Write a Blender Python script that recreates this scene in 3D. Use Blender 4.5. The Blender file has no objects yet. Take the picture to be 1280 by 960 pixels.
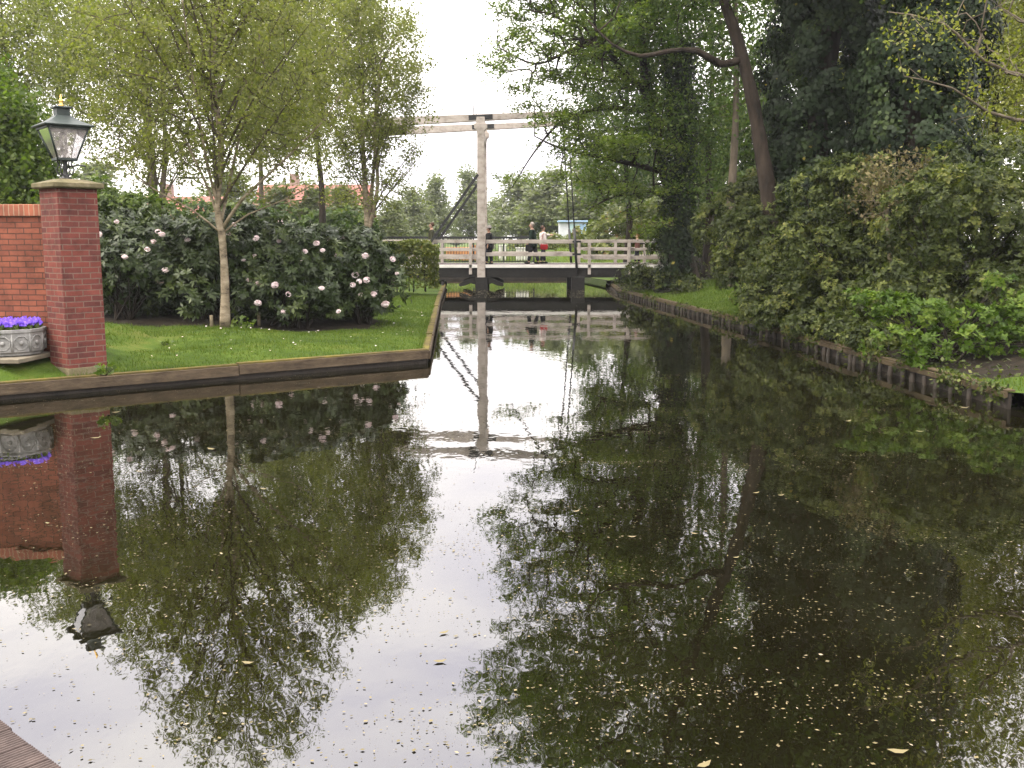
import bpy, math, random
import numpy as np
from mathutils import Vector, Matrix
from mathutils.geometry import delaunay_2d_cdt

rng = np.random.default_rng(7)
random.seed(7)
SC = bpy.context.scene
COL = SC.collection
R = math.radians
PI = math.pi

# ------------------------------------------------------------------ camera
CAM = np.array([0.0, 0.0, 2.1])
FPX = 1244.0
PITCH = math.atan(180 / FPX)
cp, sp = math.cos(PITCH), math.sin(PITCH)
cam_d = bpy.data.cameras.new('camera')
cam = bpy.data.objects.new('camera', cam_d)
COL.objects.link(cam)
cam.location = CAM
cam.rotation_euler = (PI / 2 - PITCH, 0, 0)
cam_d.sensor_width = 36
cam_d.lens = 36 * FPX / 1280
cam_d.clip_start = 0.05
cam_d.clip_end = 3000
SC.camera = cam

def ray(x, y):
    a, b = (x - 640) / FPX, (480 - y) / FPX
    return np.array([a, cp + b * sp, -sp + b * cp])

def P(x, y, Y):
    """world point seen at photo pixel (x, y) at depth Y"""
    d = ray(x, y)
    return CAM + d * (Y / d[1])

def G(x, y, z=0.0):
    d = ray(x, y)
    return CAM + d * ((z - CAM[2]) / d[2])

# ------------------------------------------------------------------ object helpers
ORG = {}

def tag(o, label=None, cat=None, group=None, kind=None):
    if label: o['label'] = label
    if cat: o['category'] = cat
    if group: o['group'] = group
    if kind: o['kind'] = kind
    return o

def thing(name, loc, label, cat, group=None):
    o = bpy.data.objects.new(name, None)
    COL.objects.link(o)
    o.location = [float(v) for v in loc]
    o.empty_display_size = .2
    ORG[o] = np.array(loc, float)
    return tag(o, label, cat, group)

def copy_tree(o, parent=None):
    c = o.copy()
    COL.objects.link(c)
    ORG[c] = ORG.get(o, np.zeros(3))
    if parent is not None:
        c.parent = parent
    for ch in list(o.children):
        copy_tree(ch, c)
    return c

def link(name, me, mats, parent=None, origin=None):
    for m in (mats if isinstance(mats, (list, tuple)) else [mats]):
        if m is not None: me.materials.append(m)
    o = bpy.data.objects.new(name, me)
    COL.objects.link(o)
    if parent is not None:
        o.parent = parent
        ORG[o] = ORG[parent]
    else:
        o.location = [float(v) for v in (origin if origin is not None else (0, 0, 0))]
        ORG[o] = np.array(origin if origin is not None else (0, 0, 0), float)
    return o

def np_mesh(name, V, F, tint=None, smooth=False, attrs=None):
    """V (n,3), F (m,k) equal-size faces"""
    me = bpy.data.meshes.new(name)
    V = np.ascontiguousarray(V, dtype=np.float32)
    F = np.ascontiguousarray(F, dtype=np.int32)
    m, k = F.shape
    me.vertices.add(len(V)); me.vertices.foreach_set('co', V.ravel())
    me.loops.add(m * k); me.loops.foreach_set('vertex_index', F.ravel())
    me.polygons.add(m); me.polygons.foreach_set('loop_start', np.arange(0, m * k, k, dtype=np.int32))
    if smooth:
        me.polygons.foreach_set('use_smooth', np.ones(m, dtype=bool))
    if tint is not None:
        a = me.attributes.new('tint', 'FLOAT', 'POINT')
        a.data.foreach_set('value', np.ascontiguousarray(tint, dtype=np.float32))
    for nm, val in (attrs or {}).items():
        a = me.attributes.new(nm, 'FLOAT', 'POINT')
        a.data.foreach_set('value', np.ascontiguousarray(val, dtype=np.float32))
    me.update(calc_edges=True)
    return me

class MB:
    def __init__(s):
        s.v, s.f, s.sm = [], [], []
    def add(s, vs, fs, smooth=False):
        b = len(s.v)
        s.v += [tuple(map(float, v)) for v in vs]
        s.f += [tuple(b + i for i in f) for f in fs]
        s.sm += [smooth] * len(fs)
        return s
    def box(s, c, size, rz=0.0, ry=0.0, rx=0.0):
        m = Matrix.Rotation(rz, 3, 'Z') @ Matrix.Rotation(ry, 3, 'Y') @ Matrix.Rotation(rx, 3, 'X')
        hx, hy, hz = [k / 2 for k in size]
        vs = []
        for x, y, z in ((-1,-1,-1),(1,-1,-1),(1,1,-1),(-1,1,-1),(-1,-1,1),(1,-1,1),(1,1,1),(-1,1,1)):
            vs.append(np.array(m @ Vector((x*hx, y*hy, z*hz))) + np.array(c, float))
        return s.add(vs, ((3,2,1,0),(4,5,6,7),(0,1,5,4),(1,2,6,5),(2,3,7,6),(3,0,4,7)))
    def bar(s, a, b, w, h, up=(0,0,1)):
        """rectangular bar from a to b: w across, h along up"""
        a, b = np.array(a, float), np.array(b, float)
        d = (b - a) / np.linalg.norm(b - a)
        sd = np.cross(d, up); sd /= np.linalg.norm(sd)
        u = np.cross(sd, d)
        vs = []
        for p in (a, b):
            for i, j in ((-1,-1),(1,-1),(1,1),(-1,1)):
                vs.append(p + sd * i * w / 2 + u * j * h / 2)
        return s.add(vs, ((0,1,2,3),(7,6,5,4),(0,4,5,1),(1,5,6,2),(2,6,7,3),(3,7,4,0)))
    def tube(s, pts, rad, n=8, cap=True, smooth=True):
        pts = [np.array(p, float) for p in pts]
        if not hasattr(rad, '__len__'): rad = [rad] * len(pts)
        vs, fs = [], []
        prev = None
        for i, p in enumerate(pts):
            t = pts[min(i+1, len(pts)-1)] - pts[max(i-1, 0)]
            t = t / (np.linalg.norm(t) + 1e-9)
            if prev is None:
                ref = np.array((0,0,1.)) if abs(t[2]) < .9 else np.array((1.,0,0))
                u = np.cross(t, ref)
            else:
                u = prev - t * np.dot(prev, t)
            u /= (np.linalg.norm(u) + 1e-9); prev = u
            w = np.cross(t, u)
            for k in range(n):
                a = 2 * PI * k / n
                vs.append(p + (u * math.cos(a) + w * math.sin(a)) * rad[i])
        for i in range(len(pts)-1):
            for k in range(n):
                fs.append((i*n+k, i*n+(k+1)%n, (i+1)*n+(k+1)%n, (i+1)*n+k))
        s.add(vs, fs, smooth)
        if cap:
            b = len(s.v) - len(vs)
            s.f.append(tuple(b + k for k in range(n))[::-1]); s.sm.append(False)
            s.f.append(tuple(b + (len(pts)-1)*n + k for k in range(n))); s.sm.append(False)
        return s
    def frustum(s, c, sides, rz=0.0, cap=True):
        """stack of squares: sides = [(z, half, half2)]"""
        vs, fs = [], []
        for z, hx, hy in sides:
            for i, j in ((-1,-1),(1,-1),(1,1),(-1,1)):
                x, y = i*hx, j*hy
                vs.append((c[0] + x*math.cos(rz) - y*math.sin(rz), c[1] + x*math.sin(rz) + y*math.cos(rz), c[2] + z))
        for i in range(len(sides)-1):
            for k in range(4):
                fs.append((i*4+k, i*4+(k+1)%4, (i+1)*4+(k+1)%4, (i+1)*4+k))
        if cap:
            fs.append((3,2,1,0)); b = (len(sides)-1)*4; fs.append((b,b+1,b+2,b+3))
        return s.add(vs, fs)
    def lathe(s, c, prof, n=12, smooth=True):
        vs, fs = [], []
        for r, z in prof:
            for k in range(n):
                a = 2*PI*k/n
                vs.append((c[0] + r*math.cos(a), c[1] + r*math.sin(a), c[2] + z))
        for i in range(len(prof)-1):
            for k in range(n):
                fs.append((i*n+k, i*n+(k+1)%n, (i+1)*n+(k+1)%n, (i+1)*n+k))
        fs.append(tuple(range(n))[::-1]); b = (len(prof)-1)*n; fs.append(tuple(b+k for k in range(n)))
        return s.add(vs, fs, smooth)
    def poly_prism(s, pts, off):
        """extrude a polygon of 3-D points by vector off"""
        pts = [np.array(p, float) for p in pts]; off = np.array(off, float); n = len(pts)
        vs = pts + [p + off for p in pts]
        fs = [tuple(range(n)), tuple(range(2*n-1, n-1, -1))]
        fs += [(i, i+n, (i+1)%n+n, (i+1)%n) for i in range(n)]
        return s.add(vs, fs)
    def build(s, name, mat, parent=None, origin=None, bevel=0.0):
        org = ORG[parent] if parent is not None else np.array(origin if origin is not None else (0,0,0), float)
        me = bpy.data.meshes.new(name)
        me.from_pydata([tuple(np.array(v) - org) for v in s.v], [], s.f)
        me.polygons.foreach_set('use_smooth', s.sm)
        uv = me.uv_layers.new(name='UVMap')
        for p in me.polygons:
            n = p.normal
            if abs(n.z) > .75: t, b = Vector((1,0,0)), Vector((0,1,0))
            else:
                t = Vector((-n.y, n.x, 0)).normalized(); b = Vector((0,0,1))
            for li in p.loop_indices:
                co = me.vertices[me.loops[li].vertex_index].co
                uv.data[li].uv = (co.dot(t), co.dot(b))
        me.update()
        o = link(name, me, mat, parent, org if parent is None else None)
        if bevel:
            md = o.modifiers.new('bevel', 'BEVEL'); md.width = bevel; md.segments = 2; md.limit_method = 'ANGLE'
        return o

# ------------------------------------------------------------------ materials
def new_mat(name):
    m = bpy.data.materials.new(name); m.use_nodes = True
    nt = m.node_tree; nt.nodes.clear()
    return m, nt, nt.nodes, nt.links

def ramp(nd, stops):
    r = nd.new('ShaderNodeValToRGB')
    e = r.color_ramp.elements
    while len(e) < len(stops): e.new(.5)
    for el, (p, c) in zip(e, stops):
        el.position = p; el.color = (*c, 1)
    return r

def mat_noise(name, c1, c2, scale=4.0, rough=.8, bump=.2, spec=.3, metallic=0.0, stretch=(1,1,1), detail=6, bump_scale=None, coord='Object', mid=None, bdist=.02):
    m, nt, nd, lk = new_mat(name)
    out = nd.new('ShaderNodeOutputMaterial'); b = nd.new('ShaderNodeBsdfPrincipled')
    tc = nd.new('ShaderNodeTexCoord'); mp = nd.new('ShaderNodeMapping')
    mp.inputs['Scale'].default_value = stretch
    n = nd.new('ShaderNodeTexNoise'); n.inputs['Scale'].default_value = scale; n.inputs['Detail'].default_value = detail
    n.inputs['Roughness'].default_value = .65
    stops = [(.3, c1), (.7, c2)] if mid is None else [(.3, c1), (.5, mid), (.7, c2)]
    r = ramp(nd, stops)
    lk.new(tc.outputs[coord], mp.inputs[0]); lk.new(mp.outputs[0], n.inputs['Vector'])
    lk.new(n.outputs['Fac'], r.inputs[0]); lk.new(r.outputs[0], b.inputs['Base Color'])
    b.inputs['Roughness'].default_value = rough; b.inputs['Specular IOR Level'].default_value = spec
    b.inputs['Metallic'].default_value = metallic
    if bump:
        n2 = nd.new('ShaderNodeTexNoise'); n2.inputs['Scale'].default_value = bump_scale or scale * 5; n2.inputs['Detail'].default_value = 5
        lk.new(mp.outputs[0], n2.inputs['Vector'])
        bp = nd.new('ShaderNodeBump'); bp.inputs['Strength'].default_value = bump; bp.inputs['Distance'].default_value = bdist
        lk.new(n2.outputs['Fac'], bp.inputs['Height']); lk.new(bp.outputs[0], b.inputs['Normal'])
    lk.new(b.outputs[0], out.inputs[0])
    return m

def mat_leaf(name, stops, trans=.35, rough=.5, spec=.3, tcol=None):
    m, nt, nd, lk = new_mat(name)
    out = nd.new('ShaderNodeOutputMaterial'); b = nd.new('ShaderNodeBsdfPrincipled')
    at = nd.new('ShaderNodeAttribute'); at.attribute_name = 'tint'
    r = ramp(nd, stops); lk.new(at.outputs['Fac'], r.inputs[0])
    lk.new(r.outputs[0], b.inputs['Base Color'])
    b.inputs['Roughness'].default_value = rough; b.inputs['Specular IOR Level'].default_value = spec
    if trans:
        tr = nd.new('ShaderNodeBsdfTranslucent')
        mx = nd.new('ShaderNodeMix'); mx.data_type = 'RGBA'; mx.blend_type = 'MULTIPLY'; mx.inputs[0].default_value = 1
        lk.new(r.outputs[0], mx.inputs[6]); mx.inputs[7].default_value = (*(tcol or (1.3, 1.5, .6)), 1)
        lk.new(mx.outputs[2], tr.inputs[0])
        ms = nd.new('ShaderNodeMixShader'); ms.inputs[0].default_value = trans
        lk.new(b.outputs[0], ms.inputs[1]); lk.new(tr.outputs[0], ms.inputs[2]); lk.new(ms.outputs[0], out.inputs[0])
    else:
        lk.new(b.outputs[0], out.inputs[0])
    return m

def mat_brick(name, c1, c2, mortar, row=.078, width=.24, off=.5, soldier=False):
    m, nt, nd, lk = new_mat(name)
    out = nd.new('ShaderNodeOutputMaterial'); b = nd.new('ShaderNodeBsdfPrincipled')
    uv = nd.new('ShaderNodeUVMap')
    bt = nd.new('ShaderNodeTexBrick'); bt.offset = off
    bt.inputs['Scale'].default_value = 1; bt.inputs['Mortar Size'].default_value = .008
    bt.inputs['Mortar Smooth'].default_value = .3; bt.inputs['Bias'].default_value = -.1
    bt.inputs['Brick Width'].default_value = width; bt.inputs['Row Height'].default_value = row
    bt.inputs['Color1'].default_value = (*c1, 1); bt.inputs['Color2'].default_value = (*c2, 1); bt.inputs['Mortar'].default_value = (*mortar, 1)
    wn = nd.new('ShaderNodeTexNoise'); wn.inputs['Scale'].default_value = 9; wn.inputs['Detail'].default_value = 2
    wm = nd.new('ShaderNodeMix'); wm.data_type = 'VECTOR'; wm.inputs[0].default_value = .012
    lk.new(uv.outputs[0], wn.inputs['Vector']); lk.new(uv.outputs[0], wm.inputs[4]); lk.new(wn.outputs['Color'], wm.inputs[5])
    lk.new(wm.outputs[1], bt.inputs['Vector'])
    n = nd.new('ShaderNodeTexNoise'); n.inputs['Scale'].default_value = 2.3; n.inputs['Detail'].default_value = 8; n.inputs['Roughness'].default_value = .7
    lk.new(uv.outputs[0], n.inputs['Vector'])
    r = ramp(nd, [(.3, (.42,.43,.40)), (.48, (.92,.92,.92)), (.72, (1.4,1.3,1.25))]); lk.new(n.outputs['Fac'], r.inputs[0])
    mx = nd.new('ShaderNodeMix'); mx.data_type = 'RGBA'; mx.blend_type = 'MULTIPLY'; mx.inputs[0].default_value = .85
    lk.new(bt.outputs['Color'], mx.inputs[6]); lk.new(r.outputs[0], mx.inputs[7]); lk.new(mx.outputs[2], b.inputs['Base Color'])
    b.inputs['Roughness'].default_value = .85; b.inputs['Specular IOR Level'].default_value = .2
    bp = nd.new('ShaderNodeBump'); bp.inputs['Strength'].default_value = .6; bp.inputs['Distance'].default_value = .01; bp.invert = True
    n3 = nd.new('ShaderNodeTexNoise'); n3.inputs['Scale'].default_value = 60
    ad = nd.new('ShaderNodeMath'); ad.operation = 'MULTIPLY_ADD'; ad.inputs[1].default_value = -.3
    lk.new(uv.outputs[0], n3.inputs['Vector']); lk.new(n3.outputs['Fac'], ad.inputs[0]); lk.new(bt.outputs['Fac'], ad.inputs[2])
    lk.new(ad.outputs[0], bp.inputs['Height']); lk.new(bp.outputs[0], b.inputs['Normal'])
    lk.new(b.outputs[0], out.inputs[0])
    return m

def mat_plain(name, c, rough=.5, spec=.5, metallic=0.0):
    return mat_noise(name, tuple(k*.82 for k in c), tuple(min(1, k*1.12) for k in c), 7, rough, .08, spec, metallic)

M = {}
M['brick'] = mat_brick('red_brick', (.135,.038,.028), (.072,.023,.020), (.13,.085,.066))
M['brick_wall'] = mat_brick('orange_brick', (.185,.062,.037), (.125,.041,.026), (.062,.031,.022), row=.078)
M['brick_cope'] = mat_brick('coping_brick', (.24,.085,.05), (.18,.065,.04), (.25,.18,.12), row=.30, width=.075, off=0)
M['stone_cap'] = mat_noise('mossy_stone', (.075,.066,.036), (.17,.14,.09), 6, .9, .4, .15, mid=(.115,.10,.055))
M['concrete'] = mat_noise('grey_concrete', (.13,.128,.12), (.27,.265,.25), 9, .9, .3, .2)
M['lead'] = mat_noise('dark_green_paint', (.010,.017,.015), (.024,.034,.029), 8, .5, .1, .3)
M['brass'] = mat_noise('gilded_brass', (.55,.33,.08), (.75,.48,.14), 12, .3, .05, .5, 1.0)
M['iron'] = mat_noise('black_iron', (.010,.010,.011), (.022,.022,.023), 12, .5, .15, .4)
M['white_paint'] = mat_noise('weathered_white_paint', (.22,.19,.165), (.46,.41,.375), 3, .65, .1, .3, stretch=(1,1,1.6), mid=(.38,.335,.30))
M['bright_paint'] = mat_noise('white_edge_paint', (.58,.56,.53), (.76,.74,.70), 4, .55, .08, .35)
M['tar_wood'] = mat_noise('tarred_wood', (.006,.006,.006), (.02,.018,.016), 6, .75, .3, .25, stretch=(1,1,4))
M['deck_board'] = mat_noise('weathered_deck_wood', (.028,.020,.018), (.075,.055,.048), 9, .75, .3, .25)
M['bank_wood'] = mat_noise('wet_bank_wood', (.026,.019,.012), (.10,.074,.047), 2.6, .85, .5, .2, stretch=(1,1,3), mid=(.062,.045,.028))
M['bank_post'] = mat_noise('wet_post_wood', (.006,.0045,.003), (.026,.019,.0125), 2.2, .8, .5, .3)
M['bank_dark'] = mat_noise('dark_wet_wood', (.010,.008,.006), (.035,.027,.02), 5, .7, .4, .3)
M['moss'] = mat_noise('moss', (.045,.034,.018), (.12,.10,.02), 3, .95, .5, .1, mid=(.075,.06,.022))
M['bank_brown'] = mat_noise('weathered_bank_beam', (.014,.012,.006), (.055,.044,.022), 3, .9, .5, .12, mid=(.06,.045,.027))
M['bark_dark'] = mat_noise('dark_bark', (.010,.0078,.006), (.042,.032,.024), 5, .95, .7, .15, stretch=(1,1,.3), bump_scale=14, bdist=.06)
M['bark_mid'] = mat_noise('grey_brown_bark', (.05,.042,.032), (.14,.115,.085), 5, .95, .6, .15, stretch=(1,1,.35), bump_scale=16, bdist=.05)
M['bark_birch'] = mat_noise('birch_bark', (.035,.027,.019), (.30,.255,.185), 6, .9, .5, .15, stretch=(.7,.7,1.5), mid=(.19,.155,.105))
M['bark_twig'] = mat_noise('birch_twig_bark', (.03,.023,.015), (.085,.07,.045), 6, .9, .2, .15)
M['stake'] = mat_noise('stake_wood', (.06,.05,.032), (.15,.125,.08), 8, .9, .3, .2)
M['stem'] = mat_noise('shade_dark_shrub_stem', (.008,.0065,.005), (.024,.019,.014), 8, .9, .3, .15)  # stem colour darkened to stand in for shade under the bushes
M['birch_leaf'] = mat_leaf('birch_leaf', [(0,(.080,.092,.022)), (.5,(.126,.135,.034)), (1,(.19,.19,.062))], .48)
M['alder_leaf'] = mat_leaf('young_leaf', [(0,(.066,.080,.020)), (.5,(.110,.122,.030)), (1,(.17,.172,.052))], .45)
M['green_leaf'] = mat_leaf('fresh_green_leaf', [(0,(.030,.052,.008)), (.5,(.060,.092,.013)), (1,(.11,.145,.024))], .42)
M['wood_leaf'] = mat_leaf('woodland_leaf', [(0,(.026,.050,.009)), (.5,(.052,.088,.013)), (1,(.105,.135,.026))], .40)
M['ash_leaf'] = mat_leaf('ash_leaf', [(0,(.040,.066,.009)), (.5,(.085,.120,.016)), (1,(.155,.185,.036))], .48)
M['yellow_leaf'] = mat_leaf('yellow_green_leaf', [(0,(.075,.085,.014)), (.5,(.13,.14,.02)), (1,(.19,.19,.04))], .45)
M['ivy_leaf'] = mat_leaf('ivy_leaf', [(0,(.006,.012,.004)), (.6,(.013,.024,.007)), (.95,(.030,.045,.012)), (1,(.16,.13,.02))], .10, .5, .12)
M['rhodo_leaf'] = mat_leaf('rhododendron_leaf', [(0,(.012,.021,.006)), (.6,(.029,.045,.011)), (1,(.068,.088,.025))], .10, .45, .26)
M['shrub_leaf'] = mat_leaf('shrub_leaf', [(0,(.014,.021,.005)), (.5,(.038,.050,.012)), (.88,(.098,.112,.026)), (1,(.125,.122,.034))], .32, .5, .14)
M['bright_leaf'] = mat_leaf('bright_shrub_leaf', [(0,(.024,.046,.006)), (.5,(.050,.086,.010)), (1,(.10,.135,.02))], .35, .5, .12)
M['hedge_leaf'] = mat_leaf('hedge_leaf', [(0,(.045,.060,.012)), (.5,(.090,.108,.020)), (.9,(.15,.155,.035)), (1,(.16,.085,.035))], .35, .5, .3)
M['brown_leaf'] = mat_leaf('dry_brown_leaf', [(0,(.06,.046,.02)), (.5,(.095,.078,.034)), (1,(.14,.13,.055))], .2, .7, .2)
M['haze_pale_leaf'] = mat_leaf('haze_pale_leaf', [(0,(.085,.10,.055)), (.5,(.12,.135,.075)), (1,(.16,.17,.10))], .4)  # distance haze put into the leaf colour: pale and greyish
M['petal'] = mat_leaf('pale_pink_petal', [(0,(.69,.52,.54)), (.5,(.77,.65,.65)), (1,(.83,.77,.76))], .3, .6, .2, (1,1,1))
M['violet'] = mat_leaf('violet_petal', [(0,(.085,.035,.36)), (.5,(.135,.06,.52)), (1,(.24,.13,.66))], .3, .6, .2, (1,1,1))
M['grass_blade'] = mat_leaf('grass_blade', [(0,(.032,.055,.007)), (.5,(.056,.090,.010)), (1,(.105,.125,.024))], .3, .6, .1)
M['far_grass'] = mat_leaf('tall_grass', [(0,(.07,.11,.02)), (.5,(.11,.15,.03)), (1,(.17,.19,.05))], .3, .6, .2)
M['floating'] = mat_leaf('floating_bits', [(0,(.04,.034,.014)), (.45,(.10,.082,.034)), (.8,(.15,.125,.065)), (1,(.26,.22,.16))], 0, .7, .25)
M['roof_tile'] = mat_brick('hazed_red_roof_tile', (.25,.115,.095), (.20,.09,.075), (.22,.08,.06), row=.3, width=.22, off=0)  # tile red paled, with distance haze put into the colour
M['house_wall'] = mat_noise('pale_render', (.42,.38,.34), (.55,.50,.45), 2, .9, .1, .2)
M['house_brick'] = mat_noise('dull_brick', (.20,.14,.12), (.28,.20,.17), 2, .9, .1, .2)
M['window'] = mat_noise('dark_window', (.02,.024,.028), (.05,.055,.06), 1, .1, 0, .6)
M['orange_wood'] = mat_noise('orange_wood', (.42,.17,.06), (.62,.30,.12), 4, .7, .2, .3, stretch=(6,6,1))
M['blue'] = mat_noise('blue_paint', (.16,.27,.44), (.28,.38,.50), 3, .6, .1, .3)
M['green_panel'] = mat_noise('turquoise_paint', (.22,.34,.36), (.36,.46,.46), 3, .6, .1, .3)
M['picket'] = mat_noise('grey_iron', (.16,.16,.16), (.30,.30,.29), 8, .5, .1, .3)
M['skin'] = mat_plain('skin', (.38,.23,.165), .6, .3)
M['hair_brown'] = mat_plain('brown_hair', (.075,.038,.022), .7, .3)
M['hair_grey'] = mat_plain('grey_hair', (.36,.31,.27), .7, .3)
M['hair_red'] = mat_plain('reddish_hair', (.20,.06,.03), .7, .3)
M['coat_green'] = mat_plain('dark_green_cloth', (.012,.024,.018), .85, .2)
M['coat_black'] = mat_plain('black_cloth', (.010,.010,.012), .85, .2)
M['coat_olive'] = mat_plain('olive_cloth', (.045,.045,.025), .85, .2)
M['jean'] = mat_plain('dark_trouser_cloth', (.014,.015,.022), .9, .2)
M['white_cloth'] = mat_plain('white_cloth', (.62,.56,.53), .9, .2)
M['red_cloth'] = mat_plain('red_cloth', (.36,.02,.025), .8, .2)
M['brown_cloth'] = mat_plain('brown_cloth', (.10,.04,.03), .85, .2)
M['grey_cloth'] = mat_plain('grey_cloth', (.22,.20,.19), .85, .2)
M['paving'] = mat_noise('stone_paving', (.09,.078,.055), (.18,.155,.115), 5, .9, .3, .2)
M['stone'] = mat_noise('grey_boulder', (.022,.022,.02), (.075,.073,.066), 6, .85, .6, .3)

# glass of the lantern
def mat_glass():
    m, nt, nd, lk = new_mat('lantern_glass')
    out = nd.new('ShaderNodeOutputMaterial'); t = nd.new('ShaderNodeBsdfTransparent'); g = nd.new('ShaderNodeBsdfGlossy')
    d = nd.new('ShaderNodeBsdfDiffuse'); d.inputs[0].default_value = (.55,.50,.47,1)
    g.inputs['Roughness'].default_value = .08
    lw = nd.new('ShaderNodeFresnel'); lw.inputs[0].default_value = 1.5
    n = nd.new('ShaderNodeTexNoise'); n.inputs['Scale'].default_value = 5
    r = ramp(nd, [(.35,(.12,.12,.12)), (.75,(.45,.45,.45))]); lk.new(n.outputs['Fac'], r.inputs[0])
    m1 = nd.new('ShaderNodeMixShader'); m2 = nd.new('ShaderNodeMixShader')
    lk.new(r.outputs[0], m1.inputs[0]); lk.new(t.outputs[0], m1.inputs[1]); lk.new(d.outputs[0], m1.inputs[2])
    lk.new(lw.outputs[0], m2.inputs[0]); lk.new(m1.outputs[0], m2.inputs[1]); lk.new(g.outputs[0], m2.inputs[2])
    lk.new(m2.outputs[0], out.inputs[0])
    return m
M['glass'] = mat_glass()

# ground: grass or shade-darkened leaf mould by the mesh attribute 'grass'
def mat_ground():
    m, nt, nd, lk = new_mat('ground')
    out = nd.new('ShaderNodeOutputMaterial'); b = nd.new('ShaderNodeBsdfPrincipled')
    tc = nd.new('ShaderNodeTexCoord')
    def noise(s, d=6):
        n = nd.new('ShaderNodeTexNoise'); n.inputs['Scale'].default_value = s; n.inputs['Detail'].default_value = d
        n.inputs['Roughness'].default_value = .65
        lk.new(tc.outputs['Object'], n.inputs['Vector']); return n
    g = ramp(nd, [(.28,(.016,.028,.005)), (.42,(.032,.056,.007)), (.55,(.050,.080,.010)), (.68,(.085,.095,.020)), (.8,(.11,.09,.035))]); lk.new(noise(1.3, 10).outputs['Fac'], g.inputs[0])
    s = ramp(nd, [(.3,(.006,.005,.0035)), (.6,(.018,.014,.009)), (.8,(.045,.034,.022))]); lk.new(noise(5, 10).outputs['Fac'], s.inputs[0])  # soil tones darkened to paint in the shade under the shrubs
    at = nd.new('ShaderNodeAttribute'); at.attribute_name = 'grass'
    ad = nd.new('ShaderNodeMath'); ad.operation = 'MULTIPLY_ADD'; ad.inputs[1].default_value = .9; 
    n3 = noise(3, 4); lk.new(n3.outputs['Fac'], ad.inputs[0]); lk.new(at.outputs['Fac'], ad.inputs[2])
    th = ramp(nd, [(.8,(0,0,0)), (1.0,(1,1,1))]); lk.new(ad.outputs[0], th.inputs[0])
    mx = nd.new('ShaderNodeMix'); mx.data_type = 'RGBA'; lk.new(th.outputs[0], mx.inputs[0])
    lk.new(s.outputs[0], mx.inputs[6]); lk.new(g.outputs[0], mx.inputs[7]); lk.new(mx.outputs[2], b.inputs['Base Color'])
    b.inputs['Roughness'].default_value = .95; b.inputs['Specular IOR Level'].default_value = .1
    bp = nd.new('ShaderNodeBump'); bp.inputs['Strength'].default_value = .7; bp.inputs['Distance'].default_value = .05
    lk.new(noise(25, 4).outputs['Fac'], bp.inputs['Height']); lk.new(bp.outputs[0], b.inputs['Normal'])
    lk.new(b.outputs[0], out.inputs[0])
    return m
M['ground'] = mat_ground()

def mat_water():
    m, nt, nd, lk = new_mat('canal_water')
    out = nd.new('ShaderNodeOutputMaterial'); b = nd.new('ShaderNodeBsdfPrincipled')
    tc = nd.new('ShaderNodeTexCoord')
    n0 = nd.new('ShaderNodeTexNoise'); n0.inputs['Scale'].default_value = .6; n0.inputs['Detail'].default_value = 5
    lk.new(tc.outputs['Object'], n0.inputs['Vector'])
    r = ramp(nd, [(.3,(.0026,.0023,.0009)), (.7,(.0050,.0044,.0017))]); lk.new(n0.outputs['Fac'], r.inputs[0]); lk.new(r.outputs[0], b.inputs['Base Color'])
    b.inputs['Roughness'].default_value = .015; b.inputs['IOR'].default_value = 1.95
    mp = nd.new('ShaderNodeMapping'); mp.inputs['Scale'].default_value = (1, .55, 1)
    lk.new(tc.outputs['Object'], mp.inputs[0])
    n1 = nd.new('ShaderNodeTexNoise'); n1.inputs['Scale'].default_value = 2.2; n1.inputs['Detail'].default_value = 3
    n2 = nd.new('ShaderNodeTexNoise'); n2.inputs['Scale'].default_value = 9; n2.inputs['Detail'].default_value = 2
    lk.new(mp.outputs[0], n1.inputs['Vector']); lk.new(mp.outputs[0], n2.inputs['Vector'])
    ad = nd.new('ShaderNodeMath'); ad.operation = 'MULTIPLY_ADD'; ad.inputs[1].default_value = .22
    lk.new(n2.outputs['Fac'], ad.inputs[0]); lk.new(n1.outputs['Fac'], ad.inputs[2])
    bp = nd.new('ShaderNodeBump'); bp.inputs['Strength'].default_value = .10; bp.inputs['Distance'].default_value = .021
    lk.new(ad.outputs[0], bp.inputs['Height']); lk.new(bp.outputs[0], b.inputs['Normal'])
    lk.new(b.outputs[0], out.inputs[0])
    return m
M['water'] = mat_water()

# ------------------------------------------------------------------ leaves and trees
def unit(a):
    return a / (np.linalg.norm(a, axis=-1, keepdims=True) + 1e-9)

def rand_dir(n):
    return unit(rng.normal(size=(n, 3)))

def leaf_arrays(C, A, Bv, L, W, base=False):
    """diamond leaves: centre (or stalk end) C, length axis A, width axis Bv"""
    L = np.asarray(L).reshape(-1, 1); W = np.asarray(W).reshape(-1, 1)
    if base:
        p0, p2 = C, C + A * L; mid = C + A * L * .5
    else:
        p0, p2 = C - A * L * .5, C + A * L * .5; mid = C
    V = np.stack([p0, mid + Bv * W * .5, p2, mid - Bv * W * .5], 1)
    return V

def leaves_obj(name, Vs, mat, parent, tint=None, jit=.0):
    V = np.concatenate(Vs) if isinstance(Vs, list) else Vs
    n = len(V)
    if tint is None: tint = np.clip(rng.beta(2.0, 2.2, n), 0, 1)
    t = np.repeat(tint, 4)
    me = np_mesh(name, V.reshape(-1, 3) - ORG[parent], np.arange(4 * n).reshape(n, 4), t)
    return link(name, me, mat, parent)

def scatter_leaves(C, L, W, up=.6, var=.3):
    n = len(C)
    nrm = unit(rand_dir(n) + np.array([0, 0, up]))
    A = unit(np.cross(nrm, rand_dir(n)))
    Bv = np.cross(nrm, A)
    k = 1 + var * rng.normal(size=n)
    k = np.clip(k, .45, 1.8)
    return leaf_arrays(C, A, Bv, L * k, W * k)

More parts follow.
